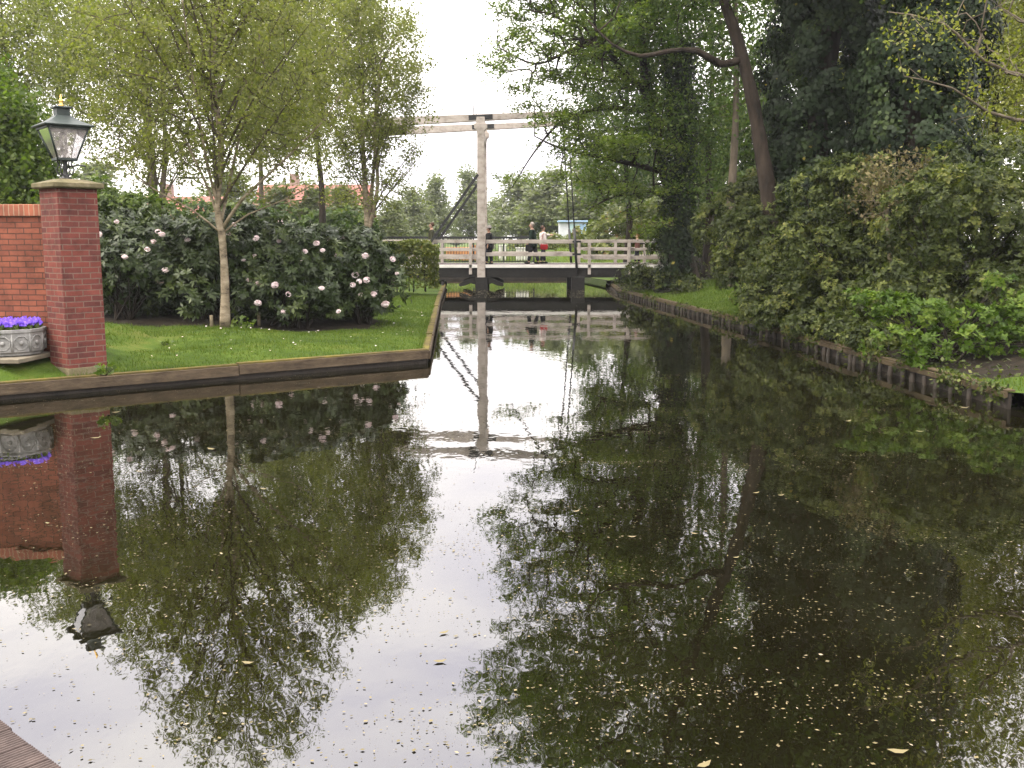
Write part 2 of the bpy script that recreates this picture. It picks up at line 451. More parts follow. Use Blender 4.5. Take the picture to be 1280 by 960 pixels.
def in_lobes(lobes, n, shell=2.2, gap=0.0):
    w = np.array([l[3] * l[4] * l[5] * (l[6] if len(l) > 6 else 1) for l in lobes], float); w /= w.sum()
    idx = rng.choice(len(lobes), n, p=w)
    Lb = np.array([l[:6] for l in lobes], float)[idx]
    d = rand_dir(n) * (rng.random((n, 1)) ** (1 / shell))
    return Lb[:, :3] + d * Lb[:, 3:6]

def resample(poly, step):
    poly = np.array(poly, float)
    out = []
    # Catmull-Rom through the points
    n = len(poly)
    for i in range(n - 1):
        p0, p1, p2, p3 = poly[max(i-1,0)], poly[i], poly[i+1], poly[min(i+2,n-1)]
        k = max(2, int(np.linalg.norm(p2[:3] - p1[:3]) / step))
        for j in range(k):
            t = j / k
            out.append(.5 * (2*p1 + (p2-p0)*t + (2*p0-5*p1+4*p2-p3)*t*t + (3*p1-p0-3*p2+p3)*t**3))
    out.append(poly[-1])
    return np.array(out)

def grow(trunks, targets, bf=.35, rtip=.006, expo=.45, attach=.25):
    """connect the target points to the trunk polylines; returns nodes, parents, radii, descendants"""
    pos, par, rad, pl, ok = [], [], [], [], []
    for tk in trunks:
        q = resample(tk, .35)
        for i, p in enumerate(q):
            if i == 0:
                # a limb starts at the nearest node that is there already
                if pos:
                    d = np.linalg.norm(np.array(pos) - p[:3], axis=1); j = int(d.argmin()); par.append(j); pl.append(pl[j] + d[j])
                else: par.append(-1); pl.append(0.)
            else:
                par.append(len(pos) - 1); pl.append(pl[-1] + float(np.linalg.norm(p[:3] - np.array(pos[-1]))))
            pos.append(p[:3]); rad.append(p[3]); ok.append(i / len(q) >= attach or tk is not trunks[0])
    nt = len(pos)
    T = np.array(targets); N = len(T)
    TP = np.array(pos); TPL = np.array(pl) * .35; okm = np.array(ok)
    D = np.linalg.norm(T[:, None] - TP[None], axis=2) * (1 + bf) + bf * TPL[None] + np.where(okm, 0, 1e6)[None]
    best = D.min(1); bp = D.argmin(1)
    X = np.concatenate([TP, T]); parent = np.concatenate([np.array(par), np.zeros(N, int)]); plen = np.concatenate([TPL, np.zeros(N)])
    todo = np.ones(N, bool); order = []
    for _ in range(N):
        i = int(np.where(todo, best, 1e9).argmin()); todo[i] = False
        parent[nt + i] = bp[i]; plen[nt + i] = plen[bp[i]] + np.linalg.norm(T[i] - X[bp[i]]); order.append(nt + i)
        d = np.linalg.norm(T - T[i], axis=1) * (1 + bf) + bf * plen[nt + i]
        u = todo & (d < best); best[u] = d[u]; bp[u] = nt + i
    desc = np.ones(nt + N)
    for i in order[::-1]:
        if parent[i] >= nt: desc[parent[i]] += desc[i]
    r = np.zeros(nt + N); r[:nt] = rad
    r[nt:] = rtip * desc[nt:] ** expo
    for i in order:
        r[i] = min(r[i], r[parent[i]] * .85)
    return X, parent, r, desc, nt

def wood(X, parent, r, nt, N_side=5, jitter=0.02):
    kids = {}
    for i in range(nt, len(X)):
        kids.setdefault(int(parent[i]), []).append(i)
    mb = MB()
    stack = [(p, k) for p in range(nt) for k in kids.get(p, [])]
    while stack:
        p, k = stack.pop()
        chain = [p, k]
        while kids.get(chain[-1]):
            ks = sorted(kids[chain[-1]], key=lambda q: -r[q])
            for q in ks[1:]: stack.append((chain[-1], q))
            chain.append(ks[0])
        pts = np.array([X[c] for c in chain]); rr = np.array([min(r[chain[1]] * 1.15, r[c]) if j == 0 else r[c] for j, c in enumerate(chain)])
        if len(chain) > 1 and rr[1] > .012:
            q = resample(np.column_stack([pts, rr]), .3)
            q[1:-1, :3] += rng.normal(size=(len(q) - 2, 3)) * np.minimum(jitter, q[1:-1, 3:4] * 1.2)
            mb.tube(q[:, :3], q[:, 3], N_side if rr[1] > .03 else 4, cap=False)
        else:
            mb.tube(pts, rr, 3, cap=False)
    return mb

def ascend(trunk, n, z0, z1, L0, L1, out=(.35, .75), r=.028):
    q = resample(trunk, .1); cand = np.where((q[:, 2] > z0) & (q[:, 2] < z1))[0]
    res = []
    for k in range(n):
        i = cand[int((k + rng.random()) / n * len(cand))]
        f = (q[i, 2] - z0) / (z1 - z0); a = k * 2.4 + rng.normal() * .3
        Ln = (L0 + (L1 - L0) * f) * rng.uniform(.8, 1.2); o = rng.uniform(*out)
        d = np.array([math.cos(a) * o, math.sin(a) * o, 1.0]); d /= np.linalg.norm(d)
        pts = [(*q[i, :3], min(r, q[i, 3] * .8))]
        for j in (1, 2, 3):
            t_ = j / 3; p = q[i, :3] + d * Ln * t_ + np.array([math.cos(a), math.sin(a), -.3]) * (.13 * Ln * t_ * t_) + rng.normal(size=3) * .04 * Ln * .3
            pts.append((*p, max(.005, r * (1 - .85 * t_))))
        res.append(pts)
    return res

def tree(name, label, cat, base, trunks, lobes, nodes, leaves, L, W, leafm, barkm, twigm=None, group=None,
         spread=.25, bf=.35, rtip=.006, expo=.45, shell=2.2, up=.6, attach=.3, sides=9, vspread=None, extra=None, limbs=None):
    limbs = limbs or []; ntk = len(trunks); trunks = list(trunks) + limbs
    t = thing(name, base, label, cat, group)
    tg = in_lobes(lobes, nodes, shell)
    if extra is not None: tg = np.concatenate([tg, extra])
    X, par, r, desc, nt = grow(trunks, tg, bf, rtip, expo, attach)
    mb = MB()
    for tk in trunks[:ntk]:
        q = resample(tk, .3)
        q[:, 3] *= 1 + .06 * rng.normal(size=len(q))
        mb.tube(q[:, :3], q[:, 3], sides)
    mb.build('trunk', barkm, t)
    wm_ = wood(X, par, r, nt)
    for tk in limbs:
        q = resample(tk, .3); wm_.tube(q[:, :3], q[:, 3], 6, cap=False)
    wm_.build('limbs', twigm or barkm, t)
    tips = np.where((desc < 5) & (np.arange(len(X)) >= nt))[0]
    pick = rng.choice(tips, leaves)
    f = rng.random((leaves, 1))
    C = X[pick] * f + X[par[pick]] * (1 - f)
    C = C + rng.normal(size=(leaves, 3)) * np.array([spread, spread, vspread or spread])
    leaves_obj('crown', scatter_leaves(C, L, W, up), leafm, t)
    return t

def clump_leaves(lobes, n_clumps, per, rc, L, W, up=.5, kleaf=6, droop=.1, low=-.35):
    """leaf whorls on little domes that cover the ellipsoid lobes"""
    w = np.array([(l[3]*l[4] + l[3]*l[5] + l[4]*l[5]) * (l[6] if len(l) > 6 else 1) for l in lobes]); w = w / w.sum()
    idx = rng.choice(len(lobes), n_clumps * 2, p=w)
    Lb = np.array([l[:6] for l in lobes], float)[idx]
    d = rand_dir(n_clumps * 2); keep = d[:, 2] > low
    d, Lb = d[keep][:n_clumps], Lb[keep][:n_clumps]
    rr = rng.uniform(.66, 1.06, (len(d), 1))
    cc = Lb[:, :3] + d * Lb[:, 3:6] * rr
    nn = unit(d / Lb[:, 3:6])
    n = len(cc)
    ci = np.repeat(np.arange(n), per)
    e = unit(rand_dir(n * per) + nn[ci] * .9 + np.array([0, 0, up]))
    ctr = cc[ci] + e * rc * rng.uniform(.5, 1.1, (n * per, 1)) * np.clip(1 + .35 * rng.normal(size=(n, 1)), .5, 1.8)[ci]
    e2 = unit(e + .35 * rand_dir(n * per))
    # whorl
    m = len(ctr)
    t1 = unit(np.cross(e2, rand_dir(m))); t2 = np.cross(e2, t1)
    Vs = []
    for k in range(kleaf):
        a = 2 * PI * k / kleaf + rng.normal(size=(m, 1)) * .3
        A = unit(t1 * np.cos(a) + t2 * np.sin(a) + e2 * rng.uniform(.05, .6, (m, 1)) - np.array([0, 0, droop]))
        Bv = unit(np.cross(e2, A))
        s = np.clip(1 + .22 * rng.normal(size=m), .5, 1.5)
        Vs.append(leaf_arrays(ctr, A, Bv, L * s, W * s, base=True))
    V = np.concatenate(Vs)
    tn = np.clip(np.tile(np.clip(.45 + .2 * rng.normal(size=n), 0, 1)[ci], kleaf) + .16 * rng.normal(size=len(V)), 0, 1)
    return V, tn, cc, nn

def shrub(name, label, cat, base, lobes, clumps, per, rc, L, W, mat, group=None, kleaf=6, stems=9, droop=.1, up=.5, low=-.35, fill=0):
    t = thing(name, base, label, cat, group)
    V, tn, cc, nn = clump_leaves(lobes, clumps, per, rc, L, W, up, kleaf, droop, low)
    if fill:
        C = in_lobes([(l[0], l[1], l[2], l[3]*.8, l[4]*.8, l[5]*.8, 1) for l in lobes], fill, 3)
        V2 = scatter_leaves(C, L * 1.2, W * 1.5, .2); V = np.concatenate([V, V2]); tn = np.concatenate([tn, rng.beta(2, 3, len(V2))])
    keep = V[:, :, 2].min(1) > base[2] - .05
    leaves_obj('foliage', V[keep], mat, t, tn[keep])
    mb = MB()
    pick = rng.choice(len(cc), min(stems * 4, len(cc)), replace=False)
    roots = [np.array(base) + np.array([rng.normal() * .25 * np.mean([l[3] for l in lobes]), rng.normal() * .2, -.05]) for _ in range(stems)]
    for j, i in enumerate(pick):
        a = roots[j % stems]; b = cc[i]; m = a * .5 + b * .5 + np.array([0, 0, .12])
        mb.tube([a, m, b], [.022, .014, .006], 4, cap=False)
    mb.build('stems', M['stem'], t)
    return t, cc, nn

# ------------------------------------------------------------------ world, light
SUN_EL, SUN_AZ = R(54), R(-118)     # azimuth measured from +Y towards +X
w = bpy.data.worlds.new('World'); SC.world = w; w.use_nodes = True
nt = w.node_tree; nd, lk = nt.nodes, nt.links; nd.clear()
wo = nd.new('ShaderNodeOutputWorld'); bg = nd.new('ShaderNodeBackground')
sky = nd.new('ShaderNodeTexSky'); sky.sky_type = 'NISHITA'; sky.sun_disc = False
sky.sun_elevation = SUN_EL; sky.sun_rotation = SUN_AZ; sky.dust_density = 3; sky.air_density = 1
tc = nd.new('ShaderNodeTexCoord'); sx = nd.new('ShaderNodeSeparateXYZ'); lk.new(tc.outputs['Generated'], sx.inputs[0])
mr = nd.new('ShaderNodeMapRange'); mr.inputs[1].default_value = 0; mr.inputs[2].default_value = 1; mr.inputs[3].default_value = 14; mr.inputs[4].default_value = 64
lk.new(sx.outputs['Z'], mr.inputs[0])
mp = nd.new('ShaderNodeMapping'); mp.inputs['Scale'].default_value = (1.6, 1.6, 5); lk.new(tc.outputs['Generated'], mp.inputs[0])
cn = nd.new('ShaderNodeTexNoise'); cn.inputs['Scale'].default_value = 1.7; cn.inputs['Detail'].default_value = 7; lk.new(mp.outputs[0], cn.inputs['Vector'])
cr = ramp(nd, [(.3,(.74,.71,.79)), (.5,(1.0,.95,.93)), (.7,(1.2,1.12,1.07))]); lk.new(cn.outputs['Fac'], cr.inputs[0])
vm = nd.new('ShaderNodeVectorMath'); vm.operation = 'SCALE'; lk.new(cr.outputs[0], vm.inputs[0]); lk.new(mr.outputs[0], vm.inputs['Scale'])
mx = nd.new('ShaderNodeMix'); mx.data_type = 'RGBA'; mx.inputs[0].default_value = .93
lk.new(sky.outputs[0], mx.inputs[6]); lk.new(vm.outputs[0], mx.inputs[7])
lk.new(mx.outputs[2], bg.inputs[0]); bg.inputs[1].default_value = .12; lk.new(bg.outputs[0], wo.inputs[0])
sl = bpy.data.lights.new('sun', 'SUN'); sl.energy = 3.9; sl.angle = R(10); sl.color = (1, .91, .77)
so = bpy.data.objects.new('sun', sl); COL.objects.link(so)
sd = Vector((math.sin(SUN_AZ) * math.cos(SUN_EL), math.cos(SUN_AZ) * math.cos(SUN_EL), math.sin(SUN_EL)))
so.rotation_euler = sd.to_track_quat('Z', 'Y').to_euler(); so.location = (-20, -20, 30)
SC.view_settings.view_transform = 'Standard'; SC.view_settings.look = 'None'; SC.view_settings.gamma = 1
SC.view_settings.use_curve_mapping = False
SC.view_settings.exposure = 0.14
c = SC.cycles
c.use_denoising = True
c.max_bounces = 6; c.diffuse_bounces = 3; c.glossy_bounces = 3; c.transmission_bounces = 3; c.transparent_max_bounces = 8; c.volume_bounces = 0
c.sample_clamp_indirect = 8
c.caustics_reflective = False; c.caustics_refractive = False
SC.render.film_transparent = False

# haze: even air round the whole place
HAZE = 0.00032
hb = MB().box((0, 130, 16), (640, 420, 42))
m, nt, nd, lk = new_mat('haze')
out = nd.new('ShaderNodeOutputMaterial'); pv = nd.new('ShaderNodeVolumePrincipled')
pv.inputs['Color'].default_value = (.86, .90, .93, 1); pv.inputs['Density'].default_value = HAZE; pv.inputs['Anisotropy'].default_value = .2
lk.new(pv.outputs[0], out.inputs['Volume'])
M['haze'] = m
tag(hb.build('haze', m), kind='stuff')

# ------------------------------------------------------------------ canal, ground
CANAL = [(-45, -30), (9, -30), (7.3, 0), (6.95, 11.75), (6.2, 12.3), (5.5, 24), (4.15, 39), (4.4, 46.5), (3.5, 55),
         (-8, 53.6), (-45, 52), (-45, 46.6), (-3.1, 46.5), (-2.45, 34), (-1.45, 17.0), (-6.85, 12.95), (-15, 7.2), (-45, 4)]
CP = np.array(CANAL, float)

def seg_dist(p, a, b):
    ab = b - a; t = np.clip(((p - a) @ ab) / (ab @ ab), 0, 1)
    return np.linalg.norm(p - (a + t[:, None] * ab), axis=1)

def canal_dist(p):
    p = np.asarray(p, float).reshape(-1, 2); n = len(CP)
    return np.min([seg_dist(p, CP[i], CP[(i+1) % n]) for i in range(n)], axis=0)

def in_canal(p):
    p = np.asarray(p, float).reshape(-1, 2); x, y = p[:, 0], p[:, 1]; c = np.zeros(len(p), bool); n = len(CP)
    for i in range(n):
        x0, y0 = CP[i]; x1, y1 = CP[(i+1) % n]
        cond = ((y0 > y) != (y1 > y)) & (x < (x1 - x0) * (y - y0) / (y1 - y0 + 1e-12) + x0)
        c ^= cond
    return c

def ss(a, b, x):
    t = np.clip((x - a) / (b - a), 0, 1); return t * t * (3 - 2 * t)

def height(p):
    p = np.asarray(p, float).reshape(-1, 2); x, y = p[:, 0], p[:, 1]; d = canal_dist(p)
    z = .22 + .10 * ss(0, 2, d) + .25 * ss(2, 9, d)
    z += .22 * ss(.08, .55, d) * ss(-6.2, -6.9, x) * (y < 18)                     # raised bed before the wall
    z += .35 * ss(0, 4, d) * (x > 3) * ss(8, 14, y)                             # right bank climbs
    z += .68 * np.exp(-((y - 44.3) / 2.6) ** 2) * ss(.2, 2.5, d)                # ramp to the bridge
    z += .45 * ss(.5, 5, d) * (y > 50)
    z += (.05 * np.sin(x * 1.7 + y * .9) + .04 * np.sin(y * 2.3 - x * .6)) * ss(.5, 3, d)
    return z

def grassiness(p):
    p = np.asarray(p, float).reshape(-1, 2); x, y = p[:, 0], p[:, 1]; d = canal_dist(p)
    g = np.ones(len(p))
    left = (x < 0) & (y < 47)
    # rhododendron bed is bare soil
    bed = left & (x < -2.95 - .38 * np.clip(y - 22.3, 0, 20)) & (y > 19.7 + .10 * (x + 8)) & (y < 31)
    g = np.where(bed, 0, g)
    right = (x > 3) & (y < 47)
    patch = (x < 9.2) & (y > 24.4) & (y < 37) & (d < 3.2)
    g = np.where(right & ~patch & ~((y < 13.2) & (y > 5)), 0, g)
    return g

pts = [tuple(p) for p in CP]; nC = len(pts)
edges = [(i, (i+1) % nC) for i in range(nC)]
gp = []
for (x0, x1, y0, y1, st) in ((-14, 14, 4, 60, .5), (-46, 46, -34, 110, 2.5), (-300, 300, -60, 330, 14)):
    for gx in np.arange(x0, x1 + .01, st):
        for gy in np.arange(y0, y1 + .01, st):
            if st == 2.5 and -14 <= gx <= 14 and 4 <= gy <= 60: continue
            if st == 14 and -46 <= gx <= 46 and -34 <= gy <= 110: continue
            gp.append((gx + rng.uniform(-.12, .12) * st, gy + rng.uniform(-.12, .12) * st))
gp = np.array(gp)
dd = canal_dist(gp); gp = gp[(~in_canal(gp)) & (dd > .18)]
# rows that follow the edge
for off in (.25,):
    for i in range(nC):
        a, b = CP[i], CP[(i+1) % nC]; L_ = np.linalg.norm(b - a)
        if L_ > 60 : continue
vs2 = [Vector((float(x), float(y))) for x, y in list(pts) + [tuple(q) for q in gp]]
r_ = delaunay_2d_cdt(vs2, edges, [], 0, 1e-5)
V2 = np.array([(v.x, v.y) for v in r_[0]]); T2 = np.array([tuple(f) for f in r_[2]])
cen = V2[T2].mean(1); T2 = T2[~in_canal(cen)]
Z2 = height(V2)
a_ = V2[T2]; area = (a_[:,1,0]-a_[:,0,0])*(a_[:,2,1]-a_[:,0,1]) - (a_[:,2,0]-a_[:,0,0])*(a_[:,1,1]-a_[:,0,1])
T2[area < 0] = T2[area < 0][:, ::-1]
me = np_mesh('ground', np.column_stack([V2, Z2]), T2, smooth=True, attrs={'grass': grassiness(V2)})
tag(link('ground', me, M['ground']), kind='structure')

# water and bed
wm = MB().add([(-60, -40, 0), (30, -40, 0), (30, 60, 0), (-60, 60, 0)], [(0, 1, 2, 3)])
tag(wm.build('water', M['water']), kind='structure')

def hz(x, y):
    return float(height([(x, y)])[0])

# ------------------------------------------------------------------ bank revetments
def revetment(label, pts, top, drop, posts=0.0, lip=True, side=1):
    a0 = pts[0]
    t = thing('timber_revetment', (a0[0], a0[1], 0), label, 'bank edging')
    pl, cap, dk = MB(), MB(), MB()
    for (a, b) in zip(pts[:-1], pts[1:]):
        a, b = np.array(a, float), np.array(b, float)
        d = (b - a); Ln = np.linalg.norm(d); d = d / Ln
        n = np.array([d[1], -d[0]]) * side          # towards the water
        k = max(1, int(Ln / 2.6))
        for i in range(k):
            p, q = a + d * Ln * i / k, a + d * (Ln * (i + 1) / k - .012)
            z = top + rng.normal() * .008
            pl.bar((*(p + n * .02), z - drop / 2), (*(q + n * .02), z - drop / 2 + rng.normal() * .006), .05, drop)
            if lip:
                cap.bar((*(p - n * .04), z + .012), (*(q - n * .04), z + .012 + rng.normal() * .006), .12 + rng.normal() * .01, .03)
        dk.bar((*(a - n * .035), top - drop - .25), (*(b - n * .035), top - drop - .25), .04, .62)
    pl.build('plank', M['bank_brown'] if posts else M['bank_wood'], t, bevel=.006)
    dk.build('sheet_piling', M['bank_dark'], t)
    if lip: cap.build('mossy_lip', M['bank_brown'] if posts else M['moss'], t, bevel=.008)
    if posts:
        npost = 0
        for (a, b) in zip(pts[:-1], pts[1:]):
            a, b = np.array(a, float), np.array(b, float); d = (b - a); Ln = np.linalg.norm(d); d /= Ln
            n = np.array([d[1], -d[0]]) * side
            s = .3
            while s < Ln and npost < 98:
                p = a + d * s + n * .05
                mb = MB(); tl = rng.normal(size=2) * .03; pr_ = rng.uniform(.028, .046); mb.tube([(*(p + tl), -.35), (*p, top - drop - .005)], [pr_, pr_], 7)
                mb.build('post', M['bank_post'], t); npost += 1
                s += posts * max(.5, 1 + .25 * rng.normal())
    return t

revetment('brown plank edging of the lawn in front of the rhododendrons and brick pillar', [(-9.5, 11.08), (-6.85, 12.95), (-1.45, 17.0)], .225, .15)
revetment('mossy plank edging of the left bank running towards the bridge', [(-1.45, 17.0), (-2.45, 34), (-3.0, 45.5)], .225, .14)
revetment('mossy beam edging on short posts along the tree-lined right bank', [(6.2, 12.3), (5.5, 24), (4.15, 39), (4.38, 46)], .215, .075, posts=.42, side=-1)
revetment('plank edging of the grassy bank behind the bridge', [(3.5, 55), (-8, 53.6), (-16, 53.2)], .22, .15, lip=False)
revetment('plank edging at the near end of the right bank', [(7.1, 5.0), (6.95, 11.75)], .16, .1, side=-1)
# low landing step at the corner of the right bank
t = thing('landing_step', (6.5, 12.05, 0), 'small low wooden step at the near corner of the right bank', 'step')
MB().box((6.72, 12.02, .10), (.62, .40, .05), rz=-.35).build('tread', M['bank_wood'], t, bevel=.008)
MB().box((6.74, 12.05, -.05), (.5, .3, .24), rz=-.35).build('support', M['bank_dark'], t)

# ------------------------------------------------------------------ decking by the camera
DZ = .5
e0 = G(0, 900, DZ)[:2]; e1 = G(80, 960, DZ)[:2]
u = (e1 - e0) / np.linalg.norm(e1 - e0); v = np.array([u[1], -u[0]])
if v[1] > 0: v = -v
t = thing('timber_jetty', (*e0, 0), 'brown ribbed wooden jetty in the bottom left corner', 'jetty')
bw = .145
for i in range(-12, 12):
    a = e0 + u * (i * bw + .093)
    ln = rng.uniform(-.006, .006)
    mb = MB(); n = 9; prof = []
    for k in range(n):
        s0 = bw * .965 * k / n; w_ = bw * .965 / n
        prof += [(s0 + w_ * .08, 0), (s0 + w_ * .30, .0), (s0 + w_ * .42, .0), (s0 + w_ * .62, -.0055), (s0 + w_ * .86, -.0055)]
    prof += [(bw * .965, 0)]
    pts3 = [np.array([*(a + u * s + v * ln), DZ + z]) for s, z in prof]
    pts3 += [np.array([*(a + u * bw * .965 + v * ln), DZ - .028]), np.array([*(a + v * ln), DZ - .028])]
    mb.poly_prism(pts3[::-1], (*(v * 2.6), 0))
    mb.build('board', M['deck_board'], t)
for s in (-1.2, .3, 1.5):
    mb = MB(); p = e0 + u * s + v * .18
    mb.tube([(*p, -.6), (*p, DZ - .15)], .06, 10); mb.build('post', M['bank_dark'], t)
mb = MB()
for o in (.15, 1.3): mb.bar((*(e0 - u * 1.6 + v * o), DZ - .085), (*(e0 + u * 1.7 + v * o), DZ - .085), .07, .11)
mb.build('joist', M['bank_dark'], t)

# ------------------------------------------------------------------ brick pillar, wall, lantern, planter
PC = np.array([-6.19, 14.12]); PRZ = R(48); PS = .56
gz = .15
t = thing('brick_pillar', (*PC, gz), 'square red brick pillar with a grey stone cap at the water edge', 'pillar')
MB().box((*PC, (gz + 2.80) / 2), (PS, PS, 2.80 - gz), rz=PRZ).build('shaft', M['brick'], t, bevel=.006)
MB().box((*PC, gz + .10), (PS + .012, PS + .012, .16), rz=PRZ).build('plinth', M['stone_cap'], t, bevel=.01)
h = PS / 2 + .075
MB().frustum((*PC, 2.80), [(0, h - .02, h - .02), (.02, h, h), (.075, h, h), (.135, .15, .15)], PRZ).build('cap', M['stone_cap'], t, bevel=.006)

t = thing('brick_wall', (-9.2, 14.75, .3), 'orange red brick garden wall joined to the pillar', 'wall')
wa, wb = np.array([-6.44, 14.36]), np.array([-14.0, 15.25])
wd = (wb - wa) / np.linalg.norm(wb - wa)
wt = 2.60
MB().bar((*wa, (.1 + wt - .17) / 2), (*wb, (.1 + wt - .17) / 2), .24, wt - .17 - .1).build('face', M['brick_wall'], t)
MB().bar((*wa, wt - .085), (*wb, wt - .085), .31, .17).build('coping', M['brick_cope'], t, bevel=.012)

LZ = 2.935
LC = np.array([PC[0] - .02, PC[1] - .0, 0])
LR = R(40)
t = thing('lantern', (LC[0], LC[1], LZ), 'dark green square lantern with gold finial on the brick pillar', 'lantern')
mb = MB()
mb.lathe((LC[0], LC[1], LZ), [(.085, 0), (.085, .02), (.05, .035), (.032, .07), (.028, .13), (.042, .16), (.028, .19), (.03, .23), (.06, .262)], 12)
for k in range(4):
    a = LR + PI / 4 + k * PI / 2
    dv = np.array([math.cos(a), math.sin(a), 0])
    o = np.array([LC[0], LC[1], LZ])
    mb.tube([o + dv * .03 + (0,0,.05), o + dv * .10 + (0,0,.07), o + dv * .13 + (0,0,.13), o + dv * .09 + (0,0,.2), o + dv * .12 + (0,0,.265)], .010, 6)
mb.build('stem', M['iron'], t)
o = np.array([LC[0], LC[1], LZ])
mb = MB(); mb.tube([o + (.02, 0, .17), o + (.20, -.02, .19), o + (.30, -.03, .175)], [.012, .011, .014], 6); mb.build('ladder_bar', M['iron'], t)
zb, zt, hb_, ht = .27, .69, .125, .262
mb = MB()
cs = [(math.cos(LR) * i - math.sin(LR) * j, math.sin(LR) * i + math.cos(LR) * j) for i, j in ((-1,-1),(1,-1),(1,1),(-1,1))]
for k in range(4):
    a = o + (cs[k][0] * hb_, cs[k][1] * hb_, zb); b = o + (cs[k][0] * ht, cs[k][1] * ht, zt)
    mb.tube([a, b], .013, 6)
    a2 = o + (cs[(k+1)%4][0] * hb_, cs[(k+1)%4][1] * hb_, zb); b2 = o + (cs[(k+1)%4][0] * ht, cs[(k+1)%4][1] * ht, zt)
    mb.bar(a, a2, .03, .03); mb.bar(b, b2, .035, .04)
mb.frustum(o, [(zb - .02, hb_ * .5, hb_ * .5), (zb - .002, hb_ * .98, hb_ * .98)], LR)
mb.build('frame', M['lead'], t)
for k in range(4):
    q = [o + (cs[k][0]*hb_*.96, cs[k][1]*hb_*.96, zb+.01), o + (cs[(k+1)%4][0]*hb_*.96, cs[(k+1)%4][1]*hb_*.96, zb+.01),
         o + (cs[(k+1)%4][0]*ht*.97, cs[(k+1)%4][1]*ht*.97, zt-.01), o + (cs[k][0]*ht*.97, cs[k][1]*ht*.97, zt-.01)]
    nrm = np.cross(q[1] - q[0], q[3] - q[0]); nrm /= np.linalg.norm(nrm)
    MB().poly_prism(q, nrm * .004).build('pane', M['glass'], t)
MB().frustum(o, [(zt + .012, ht + .06, ht + .06), (zt + .032, ht + .065, ht + .065), (zt + .095, ht * .74, ht * .74), (zt + .145, ht * .48, ht * .48), (zt + .165, ht * .42, ht * .42)], LR).build('roof', M['lead'], t, bevel=.004)
MB().frustum(o, [(zt + .163, ht * .33, ht * .33), (zt + .265, ht * .33, ht * .33), (zt + .268, ht * .44, ht * .44), (zt + .288, ht * .44, ht * .44), (zt + .30, ht * .2, ht * .2)], LR).build('chimney', M['lead'], t, bevel=.003)
MB().lathe(o, [(.035, zt + .30), (.035, zt + .315), (.018, zt + .33), (.03, zt + .36), (.032, zt + .375), (.012, zt + .40), (.015, zt + .42), (.003, zt + .46)], 10).build('finial', M['brass'], t)
mb = MB()
for k in range(4):
    dx = cs[k][0] * .03; dy = cs[k][1] * .03
    mb.tube([o + (dx, dy, zb + .10), o + (dx, dy, zb + .34)], .009, 6)
mb.lathe(o, [(.035, zb), (.02, zb + .06), (.05, zb + .09), (.05, zb + .105)], 10)
mb.lathe(o, [(.05, zb + .335), (.055, zb + .35), (.03, zb + .38)], 10)
mb.build('burner', M['concrete'], t)

# paving strip and planter in front of the wall
pz = hz(-7.6, 14.0)
tag(MB().box((-7.6, 13.88, pz - .02), (2.0, 1.06, .06), rz=-.06).build('paving', M['paving'], bevel=.008), kind='structure')
px0, py0, TRD, ph = -7.06, 13.93, .47, .36
PB = pz + .022
t = thing('flower_tub', (px0, py0, PB), 'pale grey concrete tub with octagon reliefs below the brick wall', 'planter')
MB().lathe((px0, py0, PB), [(TRD - .05, 0), (TRD - .045, .03), (TRD - .02, .05), (TRD, ph - .05), (TRD + .012, ph - .045), (TRD + .012, ph), (TRD - .05, ph), (TRD - .05, ph - .07)], 12, smooth=False).build('basin', M['concrete'], t, bevel=.006)
def trough_pt(x, y, z): return np.array([px0 + x, py0 + y, PB + z])
mb = MB()
for k in range(12):
    a = (k + .5) * PI / 6; rr_ = (TRD - .008) * math.cos(PI / 12); n_ = np.array([math.cos(a), math.sin(a), 0]); t_ = np.array([-math.sin(a), math.cos(a), 0])
    c_ = np.array([px0, py0, PB + .175]) + n_ * rr_
    ring = [c_ + t_ * .10 * math.cos(w_) + np.array([0, 0, .10 * math.sin(w_)]) + n_ * .012 * math.sin(w_) for w_ in np.linspace(PI/8, 2*PI + PI/8, 9)]
    mb.tube(ring, .010, 5, cap=False)
    mb.tube([c_ - n_ * .01, c_ + n_ * .014, c_ + n_ * .03], [.034, .03, .012], 8)
    e_ = np.array([px0 + math.cos(k * PI / 6) * (TRD - .012), py0 + math.sin(k * PI / 6) * (TRD - .012), PB])
    mb.tube([e_ + np.array([0, 0, .05]), e_ + np.array([0, 0, .30])], .014, 6)
mb.build('relief', M['concrete'], t)
MB().lathe((px0, py0, PB), [(TRD - .06, ph - .09), (TRD - .06, ph - .05), (.2, ph - .035)], 12).build('soil', M['bank_dark'], t)
pr = thing('pansy', trough_pt(0, 0, ph - .08), 'violet pansy plant in full bloom in the concrete tub', 'flower', 'violet pansies in the tub')
def pansy_parts(t):
    b = ORG[t]
    C = b + np.column_stack([rng.normal(size=90) * .055, rng.normal(size=90) * .055, rng.uniform(.03, .15, 90)])
    leaves_obj('leaves', scatter_leaves(C, .06, .03, .6), M['green_leaf'], t)
    Vs = []
    for k in range(11):
        cc = b + np.array([rng.normal() * .055, rng.normal() * .05 - .01, rng.uniform(.13, .20)])
        f = unit(np.array([rng.normal() * .4, -1 + rng.normal() * .3, .6]))
        t1 = unit(np.cross(f, [0, 0, 1.])); t2 = np.cross(t1, f)
        for a in (0, 72, 144, 216, 288):
            A = t1 * math.cos(R(a + 18)) + t2 * math.sin(R(a + 18)); Bv = np.cross(f, A)
            Vs.append(leaf_arrays((cc + A * .0)[None], unit(A + f * .15)[None], Bv[None], [.042], [.044], base=True))
    leaves_obj('blossom', Vs, M['violet'], t)
pansy_parts(pr)
